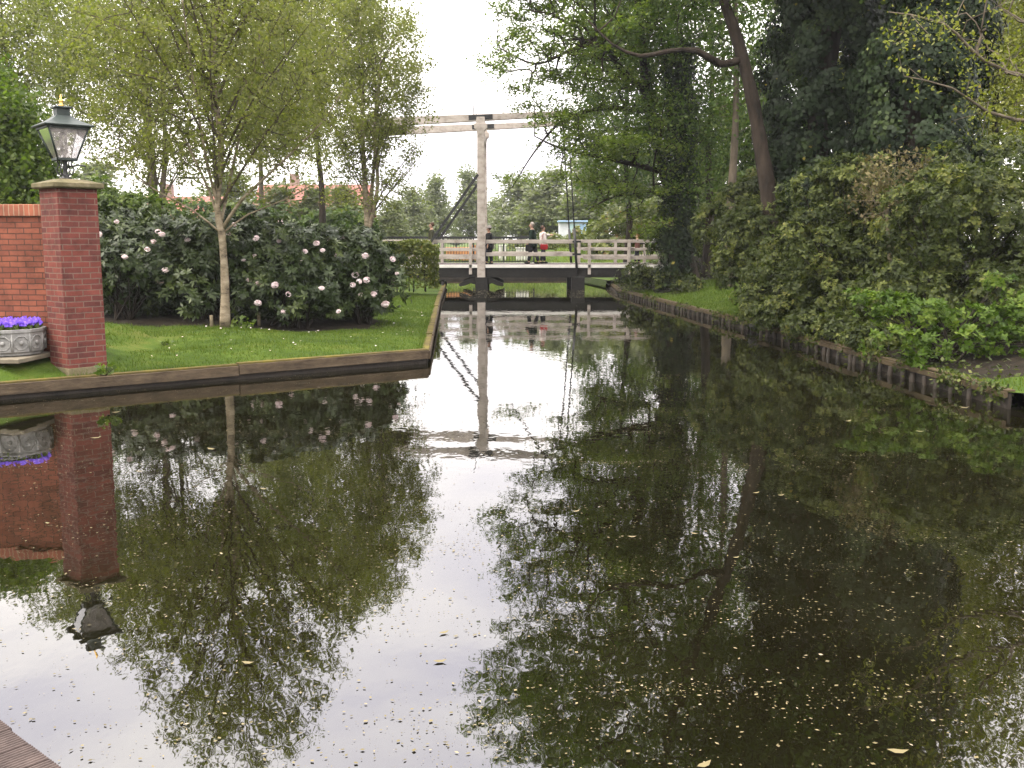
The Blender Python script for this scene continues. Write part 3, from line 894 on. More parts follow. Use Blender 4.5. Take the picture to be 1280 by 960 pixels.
spots = [(0, 0)] + [(.18 * math.cos(a), .18 * math.sin(a)) for a in np.linspace(0, 2*PI, 6)[:-1]] + [(.34 * math.cos(a), .34 * math.sin(a)) for a in np.linspace(0, 2*PI, 13)[:-1]]
for i, (x, y) in enumerate(spots):
    o_ = pr if i == 0 else copy_tree(pr)
    p_ = trough_pt(x + rng.uniform(-.02, .02), y + rng.uniform(-.02, .02), ph - .08)
    o_.location = p_; o_.rotation_euler = (0, 0, rng.uniform(-.5, .5))

# ------------------------------------------------------------------ drawbridge
YN, YF = 42.6, 46.3
def XN(px, Y=YN): return float(P(px, 300, Y)[0])
dz = 1.05
def bpt(px, z, Y): return np.array([XN(px, YN), Y, z])
BX0, BX1 = XN(470), XN(838)
t = thing('drawbridge', (XN(600), (YN+YF)/2, 0), 'white wooden drawbridge with overhead balance beams across the canal', 'bridge')
hx, lx = XN(603), XN(722)
def span(name, x0, x1):
    MB().box(((x0+x1)/2, (YN+YF)/2, dz - .05), (x1-x0-.03, YF-YN-.02, .10)).build(name, M['deck_board'], t, bevel=.005)
    for Y in (YN, YF):
        s = -1 if Y == YN else 1
        MB().box(((x0+x1)/2, Y + s*.03, dz - .055), (x1-x0-.03, .06, .13)).build('deck_edge', M['bright_paint'], t, bevel=.006)
        MB().box(((x0+x1)/2, Y - s*.06, dz - .325), (x1-x0-.03, .16, .41)).build('girder', M['tar_wood'], t, bevel=.01)
span('approach_deck', BX0, hx); span('lifting_leaf', hx, lx); span('approach_deck', lx, BX1)
def pz_(y, Y=YN): return 2.1 + (300 - y) / FPX * Y * 1.0
for Y in (YN + .08, YF - .08):
    s = -1 if Y < 44 else 1
    # hinge posts
    xm = XN(601.5)
    MB().frustum((xm, Y, 0), [(.52, .17, .17), (6.42, .15, .15), (6.62, .17, .17), (6.72, .27, .18), (6.89, .27, .18), (6.92, .2, .17), (7.17, .17, .17)]).build('hinge_post', M['white_paint'], t, bevel=.012)
    MB().box((xm, Y, .08), (.52, .46, .9)).build('pier', M['tar_wood'], t, bevel=.02)
    for d_ in (-1, 1):
        q = [(0, .50), (.28, .48), (.52, .37), (.72, .28), (.76, .19), (.70, .14), (.48, .18), (.25, .28), (0, .2)]
        MB().poly_prism([(xm + d_*(.2 + x), Y - .1, z) for x, z in q], (0, .2, 0)).build('corbel', M['tar_wood'], t, bevel=.01)
    # balance beams
    xb0, xb1 = XN(440), XN(710)
    def bz(x): return 7.15 + .045 * (x - xm)
    mb = MB(); q = []
    for x, hh in ((xb0, .19), (xm - 1, .15), (xm, .14), (xm + 1.2, .125), (xb1, .10)):
        q.append((x, bz(x), hh))
    poly = [(x, Y - .12, z + h_) for x, z, h_ in q] + [(x, Y - .12, z - h_) for x, z, h_ in q[::-1]]
    mb.poly_prism(poly[::-1], (0, .24, 0)).build('balance_beam', M['white_paint'], t, bevel=.01)
    MB().box((xm, Y, bz(xm) + .01), (1.0, .27, .20), ry=-.045).build('beam_strap', M['iron'], t, bevel=.006)
    MB().tube([(XN(593), Y, bz(XN(593)) + .1), (XN(592), Y, bz(XN(593)) + .75)], .02, 6).build('spike', M['iron'], t)
    # stays down to the approach railing
    MB().bar((xm - .12, Y + s*.12, 4.82), (XN(537), Y + s*.12, 1.95), .08, .11).build('stay_bar', M['iron'], t)
    # hangers
    xh = XN(710) - .06
    a, b = np.array([xh, Y + s*.14, bz(xh) - .02]), np.array([XN(721), Y + s*.14, dz - .12])
    m1 = a + (b - a) * .74
    MB().tube([a, m1], .03, 7).tube([m1, b], .055, 8).build('hanger_rod', M['iron'], t)
    # railings
    def rail(x0, x1, z, hh=.14): MB().box(((x0+x1)/2, Y, z), (x1-x0, .07, hh)).build('rail', M['white_paint'], t, bevel=.008)
    rail(BX0, xm - .19, 2.045); rail(BX0, xm - .19, 1.69, .12); rail(BX0, xm - .19, 1.37, .16)
    rail(xm + .20, XN(718), 2.035, .16); rail(xm + .20, XN(719), 1.50, .16)
    for z in (2.035, 1.50): MB().box((XN(721), Y, z), (.36, .11, .085)).build('clamp', M['iron'], t, bevel=.006)
    x2 = XN(729) if s < 0 else XN(727)
    rail(x2, BX1, 2.05, .13); rail(x2, BX1, 1.71, .11); rail(x2, BX1, 1.36, .16)
    for px, zz in ((588, .65), (540, .65), (495, .65), (737, .65), (786.5, .65), (826, .65)):
        zt_ = 1.98 if s < 0 else 1.98
        if s > 0: zz = 1.06; px += -6 if px > 600 else 5
        MB().box((XN(px), Y + s*.09 * (1 if s < 0 else 0), (zz + zt_) / 2), (.13, .10, zt_ - zz)).build('railing_post', M['white_paint'], t, bevel=.008)
    MB().box((XN(723), Y + .0, .05), (.55, .5, 1.0)).build('pier', M['tar_wood'], t, bevel=.02)
MB().box((XN(601.5), (YN+YF)/2, 6.50), (.24, YF-YN-.5, .30)).build('head_beam', M['white_paint'], t, bevel=.012)
xb0 = XN(446)
MB().box((xb0 + .95, (YN+YF)/2, 7.15 + .045*(xb0 + .95 - XN(601.5))), (1.75, YF-YN-.42, .36), ry=-.045).build('counterweight', M['bank_wood'], t, bevel=.012)
MB().box((xb0 + 4.2 + 4.75, (YN+YF)/2, 7.15 + .045*(8.95 + xb0 - XN(601.5))), (.16, YF-YN-.42, .16), ry=-.045).build('cross_beam', M['white_paint'], t, bevel=.01)
for x, wd_ in ((-3.75, 1.0), (5.55, 1.9)):
    MB().box((x - (.3 if x < 0 else -.3), (YN+YF)/2, .12), (wd_, YF-YN-.3, .80)).build('abutment', M['bank_dark'], t, bevel=.02)

# mooring pole by the hedge
pp = np.array([XN(553, 41.5), 41.5, 0])
tag(MB().tube([pp + (0,0,-.5), pp + (0,0,.45)], .06, 8).box(pp + (0, 0, .47), (.2, .14, .05)).build('mooring_post', M['tar_wood'], origin=pp), 'short black mooring post in the water beside the hedge end', 'post')

# ------------------------------------------------------------------ people
def skin_mesh(name, chains, mat, parent, levels=2):
    """chains: list of [(x,y,z,r)...]; chains that begin at an existing joint are joined to it"""
    vs, rs, es = [], [], []
    for ch in chains:
        prev = None
        for q in ch:
            p = np.array(q[:3], float); j = None
            for k, o in enumerate(vs):
                if np.linalg.norm(o - p) < 1e-4: j = k
            if j is None:
                vs.append(p); rs.append(q[3]); j = len(vs) - 1
            if prev is not None: es.append((prev, j))
            prev = j
    me = bpy.data.meshes.new(name); me.from_pydata([tuple(v) for v in vs], es, [])
    ob = bpy.data.objects.new(name, me); COL.objects.link(ob)
    sk = ob.modifiers.new('skin', 'SKIN')
    for k, sv in enumerate(me.skin_vertices[0].data):
        rr = rs[k] if hasattr(rs[k], '__len__') else (rs[k], rs[k])
        sv.radius = rr; sv.use_root = (k == 0)
    sb = ob.modifiers.new('sub', 'SUBSURF'); sb.levels = levels; sb.render_levels = levels
    dg = bpy.context.evaluated_depsgraph_get(); dg.update()
    m2 = bpy.data.meshes.new_from_object(ob.evaluated_get(dg))
    bpy.data.objects.remove(ob); 
    m2.name = name
    m2.polygons.foreach_set('use_smooth', np.ones(len(m2.polygons), bool))
    m2.materials.clear()
    return link(name, m2, mat, parent)

def ball(mb, c, r, n=10):
    prof = [(max(.001, math.sin(a) * r[0]), -math.cos(a) * r[2]) for a in np.linspace(0.05, PI - .05, n)]
    b = len(mb.v); mb.lathe((0, 0, 0), prof, 12)
    for i in range(b, len(mb.v)):
        x, y, z = mb.v[i]; mb.v[i] = (c[0] + x, c[1] + y * r[1] / r[0], c[2] + z)
    return mb

def person(loc, rz, H, label, coat, trousers, hair, coat_len=.50, stride=.16, arms=((-.05,0,.0),(.05,0,.0)), hat=None, lean=0.0, skirt=False, group='people crossing the bridge', hairlong=False, coat_up=.82):
    """the figure faces +Y before turning by rz; arms: hand offsets (forward, out, up) from the hanging pose"""
    t = thing('person', loc, label, 'person', group)
    t.rotation_euler = (0, 0, rz)
    ORG[t] = np.zeros(3)                 # parts in the person's own frame
    s = H / 1.75
    def q(x, y, z, r): 
        y2 = y + lean * max(0, z - .9)
        rr = (r[0]*s, r[1]*s) if hasattr(r, '__len__') else r*s
        return (x*s, y2*s, z*s, rr)
    hip = q(0, 0, .93, (.155, .115)); waist = q(0, .01, 1.10, (.14, .10)); chest = q(0, .015, 1.30, (.175, .115)); shl = q(0, 0, 1.43, (.13, .085)); neck = q(0, .01, 1.50, (.052, .055)); head0 = q(0, .025, 1.575, (.065, .075)); head1 = q(0, .03, 1.645, (.075, .092)); head2 = q(0, .02, 1.72, (.06, .075))
    legs, arms_, tr, shoes = [], [], [], MB()
    for sd, f in ((-1, 1), (1, -1)):
        st = stride * f
        k_ = q(sd*.095, st*.55 + .03, .50, .062); an = q(sd*.09, st, .09, .042); th = q(sd*.095, .01 + st*.1, .82, (.085, .09)); toe = q(sd*.10, st + .15, .035, .034); heel = q(sd*.09, st - .02, .05, .04)
        legs.append([hip, th, k_, an, heel, toe])
        tr.append([hip, q(sd*.095, .01 + st*.1, .82, (.115, .12)), q(sd*.095, st*.55 + .03, .50, .092), q(sd*.09, st, .11, .08)])
        ball(shoes, (sd*.095*s, (st + .06)*s, .045*s), (.05*s, .14*s, .05*s), 8)
    for (sd, of) in zip((-1, 1), arms):
        sh = q(sd*.195, 0, 1.41, .06)
        el = q(sd*(.235 + of[1]*.4), -.02 + of[0]*.45, 1.13 + of[2]*.45, .045)
        wr = q(sd*(.235 + of[1]), .05 + of[0], .90 + of[2], .032)
        d_ = np.array(wr[:3]) - np.array(el[:3]); d_ /= np.linalg.norm(d_)
        hn = np.array(wr[:3]) + d_ * .08 * s; fg = np.array(wr[:3]) + d_ * .17 * s
        arms_.append(([shl, sh, el, wr, (*hn, .036*s), (*fg, .018*s)], [shl, q(sd*.195, 0, 1.41, .078), (*el[:3], .075*s), (*(np.array(wr[:3]) - d_*.03*s), .06*s)], (wr, d_)))
    body = skin_mesh('body', [[hip, waist, chest, shl, neck, head0, head1, head2]] + legs + [a[0] for a in arms_], M['skin'], t)
    skin_mesh('trousers', tr, trousers, t)
    cz = coat_up * 1.0
    co = [[q(0, .0, coat_len + .0, (.25, .20)) if coat_len < .8 else q(0, 0, .86, (.22, .17)), q(0, 0, .93, (.225, .18)), q(0, .01, 1.10, (.205, .165)), q(0, .015, 1.30, (.225, .165)), shl[:3] + ((.15*s, .10*s),), q(0, .008, 1.485, (.07, .07))]]
    ca = []
    for a in arms_:
        c2 = list(a[1]); c2[0] = co[0][4]; ca.append(c2)
    skin_mesh('coat', co + ca, coat, t)
    shoes.build('shoes', M['coat_black'], t)
    hp = q(0, 0, 1.67, 0)
    mb = MB(); ball(mb, (hp[0], hp[1] - .012*s, hp[2] + .02*s), (.088*s, .105*s, .10*s), 10)
    if hairlong: ball(mb, (hp[0], hp[1] - .05*s, hp[2] - .08*s), (.085*s, .065*s, .11*s), 10)
    # keep the face free: pull the front of the hair back above the brow
    for i, (x, y, z) in enumerate(mb.v):
        if y > hp[1] + .045*s and z < hp[2] + .045*s: mb.v[i] = (x*.8, hp[1] + .03*s, z)
    mb.build('hair', hair, t)
    mb = MB(); ball(mb, (hp[0], hp[1] + .118*s, hp[2] - .045*s), (.014*s, .022*s, .024*s), 6)
    for sd in (-1, 1): ball(mb, (hp[0] + sd*.078*s, hp[1] + .01*s, hp[2] - .04*s), (.014*s, .022*s, .034*s), 6)
    mb.build('face_features', M['skin'], t)
    if hat is not None:
        mb = MB().lathe((hp[0], hp[1] - .01*s, hp[2] + .03*s), [(.17*s, 0), (.17*s, .012*s), (.105*s, .02*s), (.10*s, .09*s), (.07*s, .12*s)], 16)
        mb.build('hat', hat, t)
    return t, arms_, s

FZ = dz + .0
person((float(P(540, 300, 44.9)[0]), 44.9, FZ), R(90), 1.80, 'person with brown hair and olive jacket beside the slanting stay bars', M['coat_olive'], M['jean'], M['hair_brown'], .86, .18)
person((float(P(611.5, 300, 44.0)[0]), 44.0, FZ), R(75), 1.62, 'person in a long black coat and hat half hidden by the white hinge post', M['coat_black'], M['jean'], M['hair_brown'], .55, .10, hat=M['grey_cloth'])
_, ar, s_ = person((float(P(667, 300, 44.6)[0]), 44.6, FZ), R(80), 1.80, 'man with thin grey hair in a dark green coat walking with a bag', M['coat_green'], M['jean'], M['hair_grey'], .62, .20, lean=.10, arms=((.12, .02, .05), (.02, .02, 0)))
w4, _, _ = person((float(P(678.5, 300, 45.3)[0]), 45.3, FZ), R(-70), 1.66, 'woman in a white top pointing along the bridge with outstretched arm', M['white_cloth'], M['jean'], M['hair_brown'], .86, .12, arms=((.45, .02, .45), (.05, .02, .05)), hairlong=False)
person((float(P(797, 300, 45.2)[0]), 45.2, FZ), R(85), 1.30, 'child with reddish hair in a brown jacket behind the right railing', M['brown_cloth'], M['jean'], M['hair_red'], .86, .12)
# bag carried by the man, red shoulder bag of the woman
b0 = np.array([float(P(660.5, 300, 44.4)[0]), 44.4, FZ + .55])
bg_ = thing('carrier_bag', b0, 'dark carrier bag held by the man in the dark green coat', 'bag')
MB().frustum(b0, [(0, .10, .05), (.05, .13, .07), (.26, .12, .05), (.30, .11, .02)], .2).build('pouch', M['coat_black'], bg_, bevel=.012)
MB().tube([b0 + (-.06, 0, .29), b0 + (-.03, 0, .42), b0 + (.03, 0, .42), b0 + (.06, 0, .29)], .008, 5).build('handle', M['coat_black'], bg_)
b0 = np.array([float(P(680, 300, 45.0)[0]), 45.02, FZ + .62])
bg_ = thing('shoulder_bag', b0, 'small red bag at the hip of the woman in white', 'bag')
MB().frustum(b0, [(0, .15, .05), (.04, .17, .06), (.20, .16, .05), (.23, .14, .03)], .1).build('pouch', M['red_cloth'], bg_, bevel=.015)
MB().tube([b0 + (-.12, 0, .21), b0 + (-.06, .02, .62), b0 + (.0, .08, .78)], .009, 5).build('strap', M['red_cloth'], bg_)
# bicycle behind the right railing
bx = float(P(808, 300, 45.6)[0]); by = 45.65
bk = thing('bicycle', (bx, by, FZ), 'dark bicycle standing behind the right railing of the bridge', 'bicycle')
for sgn in (-1, 1):
    ring = [np.array([bx + sgn*.52 + .33*math.cos(a), by, FZ + .345 + .33*math.sin(a)]) for a in np.linspace(0, 2*PI, 25)]
    wl = MB().tube(ring, .02, 6, cap=False).build('wheel', M['iron'], bk)
    sp_ = MB()
    for a in np.linspace(0, PI, 7)[:-1]:
        dv = np.array([math.cos(a), 0, math.sin(a)]) * .31; cc = np.array([bx + sgn*.52, by, FZ + .345]); sp_.tube([cc - dv, cc + dv], .004, 3)
    sp_.build('spokes', M['picket'], wl)
f_ = lambda x, z: np.array([bx + x, by, FZ + z])
MB().tube([f_(-.52, .345), f_(-.05, .30), f_(.40, .80), f_(-.17, .78), f_(-.05, .30)], .018, 6).tube([f_(-.52, .345), f_(-.17, .78)], .014, 6).tube([f_(.52, .345), f_(.40, .80), f_(.37, .98)], .018, 6).build('frame', M['coat_green'], bk)
MB().tube([f_(.37, .98) + (0, -.26, .0), f_(.40, 1.0), f_(.37, .98) + (0, .26, .0)], .013, 6).build('handlebar', M['iron'], bk)
MB().box(f_(-.19, .88), (.24, .14, .06)).tube([f_(-.17, .78), f_(-.19, .88)], .013, 6).build('saddle', M['coat_black'], bk, bevel=.02)

# ------------------------------------------------------------------ behind the bridge
fy = 57.5
fa, fb = float(P(478, 300, fy)[0]), float(P(668, 300, fy)[0])
fz = hz(-3, fy)
t = thing('iron_fence', (fa, fy, fz), 'black iron picket fence on the far bank behind the bridge', 'fence')
ftop = 2.1 + 3 / FPX * fy
MB().box(((fa+fb)/2, fy, ftop), (fb-fa, .09, .12)).box(((fa+fb)/2, fy, fz + .18), (fb-fa, .05, .05)).build('rail', M['iron'], t)
mb = MB()
for x in np.arange(fa + .07, fb, .16): mb.box((x, fy, (ftop + fz) / 2 + .05), (.028, .028, ftop - fz - .1))
mb.build('pickets', M['iron'], t)
for x in np.linspace(fa + .03, fb - .03, 6): MB().box((x, fy + .01, (ftop + fz) / 2), (.1, .1, ftop - fz + .1)).build('post', M['iron'], t)

def crate(loc, w_, d_, h_, label, mat, grp=None):
    t = thing('slatted_crate', loc, label, 'crate', grp)
    mb = MB(); x, y, z = loc; n = int(w_ / .16)
    for k in range(n):
        xx = x - w_/2 + w_ * (k + .5) / n
        mb.box((xx, y - d_/2, z + h_*.5), (w_/n*.82, .03, h_)); mb.box((xx, y + d_/2, z + h_*.5), (w_/n*.82, .03, h_))
    for sg in (-1, 1): mb.box((x + sg*(w_/2 - .015), y, z + h_*.5), (.03, d_ - .04, h_ * .98))
    mb.build('slats', mat, t)
    MB().box((x, y, z + h_ + .03), (w_ + .1, d_ + .1, .05)).build('lid', mat, t, bevel=.008)
    return t
cy = 60.0
gz_ = hz(-3, cy)
crate((float(P(573, 300, cy)[0]), cy, gz_), 1.45, .7, .72, 'larger orange slatted wooden crate behind the black fence', M['orange_wood'])
crate((float(P(594.5, 300, cy)[0]), cy, gz_), .5, .5, .85, 'narrow orange slatted wooden crate close to the white hinge post', M['orange_wood'])
crate((float(P(628, 300, cy)[0]), cy, gz_), .42, .4, .85, 'white slatted box behind the fence, right of the hinge post', M['bright_paint'])
crate((float(P(653, 300, cy)[0]), cy, gz_), .75, .5, .70, 'white slatted box behind the fence beside the man in green', M['bright_paint'])

ky = 78
kz = hz(5, ky)
kx0, kx1 = float(P(699, 300, ky)[0]), float(P(733, 300, ky)[0])
M['kiosk_white'] = mat_noise('dull_white_paint', (.34,.36,.38), (.48,.49,.50), 3, .6, .05, .3)
t = thing('kiosk', ((kx0+kx1)/2, ky, kz), 'small white and blue kiosk beyond the grassy bank', 'kiosk')
ztop = 2.1 + 22 / FPX * ky
MB().box(((kx0+kx1)/2, ky + .7, (kz + ztop)/2), (kx1-kx0, 1.4, ztop-kz)).build('wall', M['kiosk_white'], t)
MB().box(((kx0+kx1)/2, ky + .65, ztop + .05), (kx1-kx0+.2, 1.7, .12)).build('roof', M['blue'], t, bevel=.02)
MB().box((kx0 + (kx1-kx0)*.52, ky - .012, ztop - .55), ((kx1-kx0)*.34, .02, .8)).build('panel', M['green_panel'], t)
MB().box((kx0 + (kx1-kx0)*.85, ky - .012, ztop - .55), ((kx1-kx0)*.26, .02, .8)).build('panel', M['blue'], t)

def house(label, x0, x1, y, zg, eave, ridge, depth, wallm, nwin):
    t = thing('house', ((x0+x1)/2, y, zg), label, 'house')
    MB().box(((x0+x1)/2, y + depth/2, (zg+eave)/2), (x1-x0, depth, eave-zg)).build('wall', wallm, t)
    rf = MB()
    A = [(x0-.3, y-.4, eave-.05), (x1+.3, y-.4, eave-.05), (x1+.3, y+depth/2, ridge), (x0-.3, y+depth/2, ridge)]
    B = [(x1+.3, y+depth+.4, eave-.05), (x0-.3, y+depth+.4, eave-.05), (x0-.3, y+depth/2, ridge), (x1+.3, y+depth/2, ridge)]
    rf.poly_prism(A, (0, 0, .14)); rf.poly_prism(B, (0, 0, .139))
    r_ = rf.build('roof', M['roof_tile'], t)
    for xg in (x0 + .01, x1 - .01):
        MB().poly_prism([(xg, y+.02, eave), (xg, y+depth-.02, eave), (xg, y+depth/2, ridge-.05)], (.1 if xg < (x0+x1)/2 else -.1, 0, 0)).build('gable', wallm, t)
    MB().box((x0 + (x1-x0)*.3, y + depth/2 + .2, ridge + .35), (.6, .6, 1.1)).build('chimney', M['house_brick'], r_)
    for k in range(nwin):
        xx = x0 + (x1-x0) * (k + .5) / nwin
        w_ = MB().box((xx, y - .02, zg + (eave-zg)*.58), (1.2, .06, 1.3)).build('window', M['bright_paint'], t)
        for sg in (-1, 1): MB().box((xx + sg*.29, y - .055, zg + (eave-zg)*.58), (.5, .02, 1.14)).build('pane', M['window'], w_)
    return t
yh = 62
house('house with orange red tiled roof seen behind the nearest birch', float(P(165, 300, yh)[0]), float(P(262, 300, yh)[0]), yh, .9, 2.9, 4.7, 5, M['house_wall'], 3)
yh = 70
house('house with a long dull red roof behind the far birches', float(P(318, 300, yh)[0]), float(P(452, 300, yh)[0]), yh, .9, 3.4, 5.9, 6, M['house_brick'], 4)

# ------------------------------------------------------------------ left trees
def T(px, py, Y): return P(px, py, Y)
def lob(px, py, Y, rx, ry, rz, w_=1): 
    p = P(px, py, Y); return (p[0], p[1], p[2], rx, ry, rz, w_)

b = np.array([*T(281, 410, 19.6)[:2], 0]); b[2] = hz(b[0], b[1]) - .05
def tp(px, py, Y, r): return (*P(px, py, Y), r)
T1 = [(*b, .105), tp(281, 350, 19.6, .082), tp(277, 290, 19.6, .072), tp(272, 262, 19.6, .06), tp(276, 180, 19.6, .055), tp(266, 90, 19.7, .045), tp(272, 0, 19.8, .036), tp(266, -80, 19.8, .022), tp(268, -150, 19.8, .010)]
tree('birch_tree', 'young birch with pale trunk in front of the rhododendrons', 'tree', b,
     [[(*b, .105), tp(281, 350, 19.6, .082), tp(277, 290, 19.6, .072), tp(272, 262, 19.6, .06), tp(276, 180, 19.6, .055), tp(266, 90, 19.7, .045), tp(272, 0, 19.8, .036), tp(266, -80, 19.8, .022), tp(268, -150, 19.8, .010)],
      [tp(279, 285, 19.6, .038), tp(302, 250, 19.5, .029), tp(350, 205, 19.3, .020), tp(405, 150, 19.2, .013), tp(430, 110, 19.2, .010)],
      [tp(276, 285, 19.6, .034), tp(262, 240, 19.8, .027), tp(225, 160, 20.1, .019), tp(190, 80, 20.3, .014)],
      [tp(274, 262, 19.6, .033), tp(258, 200, 19.4, .025), tp(240, 90, 19.2, .018), tp(228, 0, 19.1, .014)],
      [tp(277, 275, 19.6, .033), tp(295, 190, 20.2, .025), tp(318, 90, 20.6, .017), tp(330, 0, 20.8, .012)],
      [tp(278, 292, 19.6, .024), tp(310, 268, 19.8, .017), tp(360, 248, 20, .015), tp(400, 225, 20, .008)],
      [tp(277, 292, 19.6, .024), tp(240, 262, 19.4, .017), tp(190, 235, 19.2, .015), tp(150, 200, 19, .008)]],
     [lob(270, 60, 19.7, 2.6, 2.4, 2.6), lob(180, 130, 19.6, 1.5, 1.5, 1.6), lob(370, 120, 19.5, 1.5, 1.4, 1.5), lob(265, -70, 19.7, 1.8, 1.8, 1.7), lob(275, 210, 19.8, 1.9, 1.6, .75, .45), lob(150, 60, 19.8, 1.2, 1.5, 1.3)],
     1700, 50000, .058, .041, M['birch_leaf'], M['bark_birch'], M['bark_twig'], spread=.10, bf=.75, rtip=.0058, expo=.40, shell=2.6, limbs=ascend(T1, 26, 2.6, 7.4, 4.0, 1.6), group='birches by the canal')

def generic(name, label, px, Y, h, lobes, r0=.16, nodes=700, leaves=40000, L=.11, W=.075, leafm='alder_leaf', barkm='bark_mid', stems=1, lean=(0, 0), **kw):
    x, y = P(px, 300, Y)[:2]; z = hz(x, y) - .08
    tr = []
    for s in range(stems):
        dx, dy = (0, 0) if stems == 1 else (rng.normal() * .5, rng.normal() * .4)
        hh = h * rng.uniform(.85, 1)
        k = np.linspace(0, 1, 6)
        tr.append([(x + (lean[0] + dx * 1.6) * q + rng.normal() * .07 * (q > 0), y + (lean[1] + dy) * q + rng.normal() * .07 * (q > 0), z + (hh) * q, r0 * (1 - .9 * q) / (1 if s == 0 else 1.5)) for q in k])
    na = kw.pop('asc', 0)
    if na:
        kw['limbs'] = [l for t_ in tr for l in ascend(t_, na, z + h * .22, z + h * .8, h * .33, h * .14, (.3, .8), .03)]
    return tree(name, label, 'tree', np.array([x, y, z]), tr, lobes, nodes, leaves, L, W, M[leafm], M[barkm], **kw)

generic('birch_tree', 'slender multi-stemmed birch behind the hedge with crown reaching to the gap', 455, 36, 10.5,
        [lob(455, 90, 36, 2.6, 2.2, 3.0), lob(490, 160, 36, 1.4, 1.5, 1.5), lob(420, 170, 36, 2.0, 1.8, 1.7), lob(465, 235, 35.6, 2.0, 1.6, .9, .6), lob(430, 10, 36, 2.2, 2, 2.2), lob(512, 110, 36, .9, 1.2, 1.0), lob(535, 138, 36, .6, .7, .35, .8)],
        .15, 1100, 40000, .080, .056, 'birch_leaf', 'bark_birch', 3, twigm=M['bark_twig'], spread=.15, bf=.6, rtip=.009, asc=9, group='birches by the canal', attach=.25)
generic('alder_tree', 'tall tree with straight dark trunk behind the multi-stemmed birch', 402, 47, 13,
        [lob(385, 60, 47, 3.2, 2.5, 3.2), lob(350, 150, 47, 2.6, 2.5, 2.0), lob(415, -30, 47, 2.8, 2.5, 2.6)],
        .20, 700, 36000, .13, .09, 'alder_leaf', 'bark_dark', spread=.28, group='trees behind the rhododendrons')
generic('alder_tree', 'spreading tree with several thin stems behind the pillar and nearest birch', 202, 30, 10.5,
        [lob(190, 90, 30, 3.0, 2.5, 2.6), lob(110, 120, 30, 1.9, 2, 2.0), lob(150, 10, 30, 2.8, 2.5, 2.0), lob(290, 60, 30, 2, 2, 2.3), lob(215, 200, 30, 2.8, 2, .8, .5), lob(70, 50, 30, 1.4, 2, 1.6)],
        .17, 1300, 50000, .075, .052, 'alder_leaf', 'bark_mid', 3, spread=.17, bf=.7, rtip=.009, asc=9, group='trees behind the rhododendrons')
generic('lime_tree', 'dense bright green tree behind the brick wall', 5, 22, 4.2,
        [lob(0, 190, 22, 1.25, 1.2, 1.2), lob(-40, 150, 22, 1.4, 1.4, 1.3), lob(35, 230, 21.5, .7, .9, .7), lob(10, 275, 21, 1.2, 1, .7)],
        .12, 500, 42000, .095, .07, 'green_leaf', 'bark_mid', spread=.2)
generic('alder_tree', 'pale tree in the top left corner of the photo', 20, 40, 13,
        [lob(30, 60, 40, 3.2, 3, 2.6), lob(-40, 100, 40, 3, 3, 3), lob(70, -20, 40, 3, 3, 2.5)],
        .2, 600, 34000, .13, .09, 'alder_leaf', 'bark_mid', spread=.3, group='trees behind the rhododendrons')
generic('alder_tree', 'light tree filling the gap between the two birches', 330, 56, 13,
        [lob(330, 110, 56, 3.4, 3, 4.0), lob(300, 0, 56, 3.4, 3, 3.0), lob(480, 40, 58, 1.9, 2, 3.4, .8)],
        .2, 600, 30000, .15, .10, 'alder_leaf', 'bark_mid', spread=.36, group='trees behind the rhododendrons')

# ------------------------------------------------------------------ rhododendrons
fl_me = None
def truss_mesh():
    Vs = []
    for k in range(16):
        d = unit(rand_dir(1)[0] + np.array([0, 0, .4])); c_ = d * .055
        t1 = unit(np.cross(d, rand_dir(1)[0])); t2 = np.cross(d, t1)
        for a in range(5):
            A = unit(t1 * math.cos(a * 1.257) + t2 * math.sin(a * 1.257) + d * .5); Bv = unit(np.cross(d, A))
            Vs.append(leaf_arrays(c_[None], A[None], Bv[None], [.05], [.038], base=True))
    V = np.concatenate(Vs); n = len(V)
    me = np_mesh('blossom_truss', V.reshape(-1, 3), np.arange(4*n).reshape(n, 4), np.repeat(rng.random(n), 4))
    me.materials.append(M['petal'])
    return me
TR = [truss_mesh() for _ in range(4)]
def rhodo(label, px, py, Y, lobes, clumps, flowers):
    x, y = P(px, py, Y)[:2]; z = hz(x, y)
    t, cc, nn = shrub('rhododendron', label, 'shrub', np.array([x, y, z]), lobes, clumps, 9, .20, .125, .043, M['rhodo_leaf'], 'rhododendrons along the lawn', kleaf=7, droop=.25, fill=1500, low=-.5)
    c_ = cc + nn * .17 + np.array([0, 0, .05])
    ok = [i for i in range(len(cc)) if nn[i, 1] < .15 and cc[i, 2] > z + .3]
    flowers = list(flowers) + [(a_ + rng.normal() * 14, b_ + rng.normal() * 9) for a_, b_ in flowers]
    for px_, py_ in flowers:
        d = ray(px_, py_); d = d / np.linalg.norm(d)
        # the leaf clump nearest that sight line carries the truss
        v_ = c_[ok] - CAM; perp = np.linalg.norm(v_ - (v_ @ d)[:, None] * d, axis=1) + .02 * (v_ @ d)
        i = ok[int(perp.argmin())]
        o = bpy.data.objects.new('blossom_truss', TR[rng.integers(4)]); COL.objects.link(o); o.parent = t; ORG[o] = ORG[t]
        p_ = c_[i] + np.array([.02, -.14, .06])
        o.location = p_ - ORG[t]; s = rng.uniform(.6, 1.0); o.scale = (s, s * rng.uniform(.8, 1.1), s * rng.uniform(.6, .9)); o.rotation_euler = (rng.uniform(-.5, .5), rng.uniform(-.4, .4), rng.uniform(0, 6))
    return t
def rl(px, py, Y, rx, ry, rz, w_=1): return lob(px, py, Y, rx, ry, rz, w_)
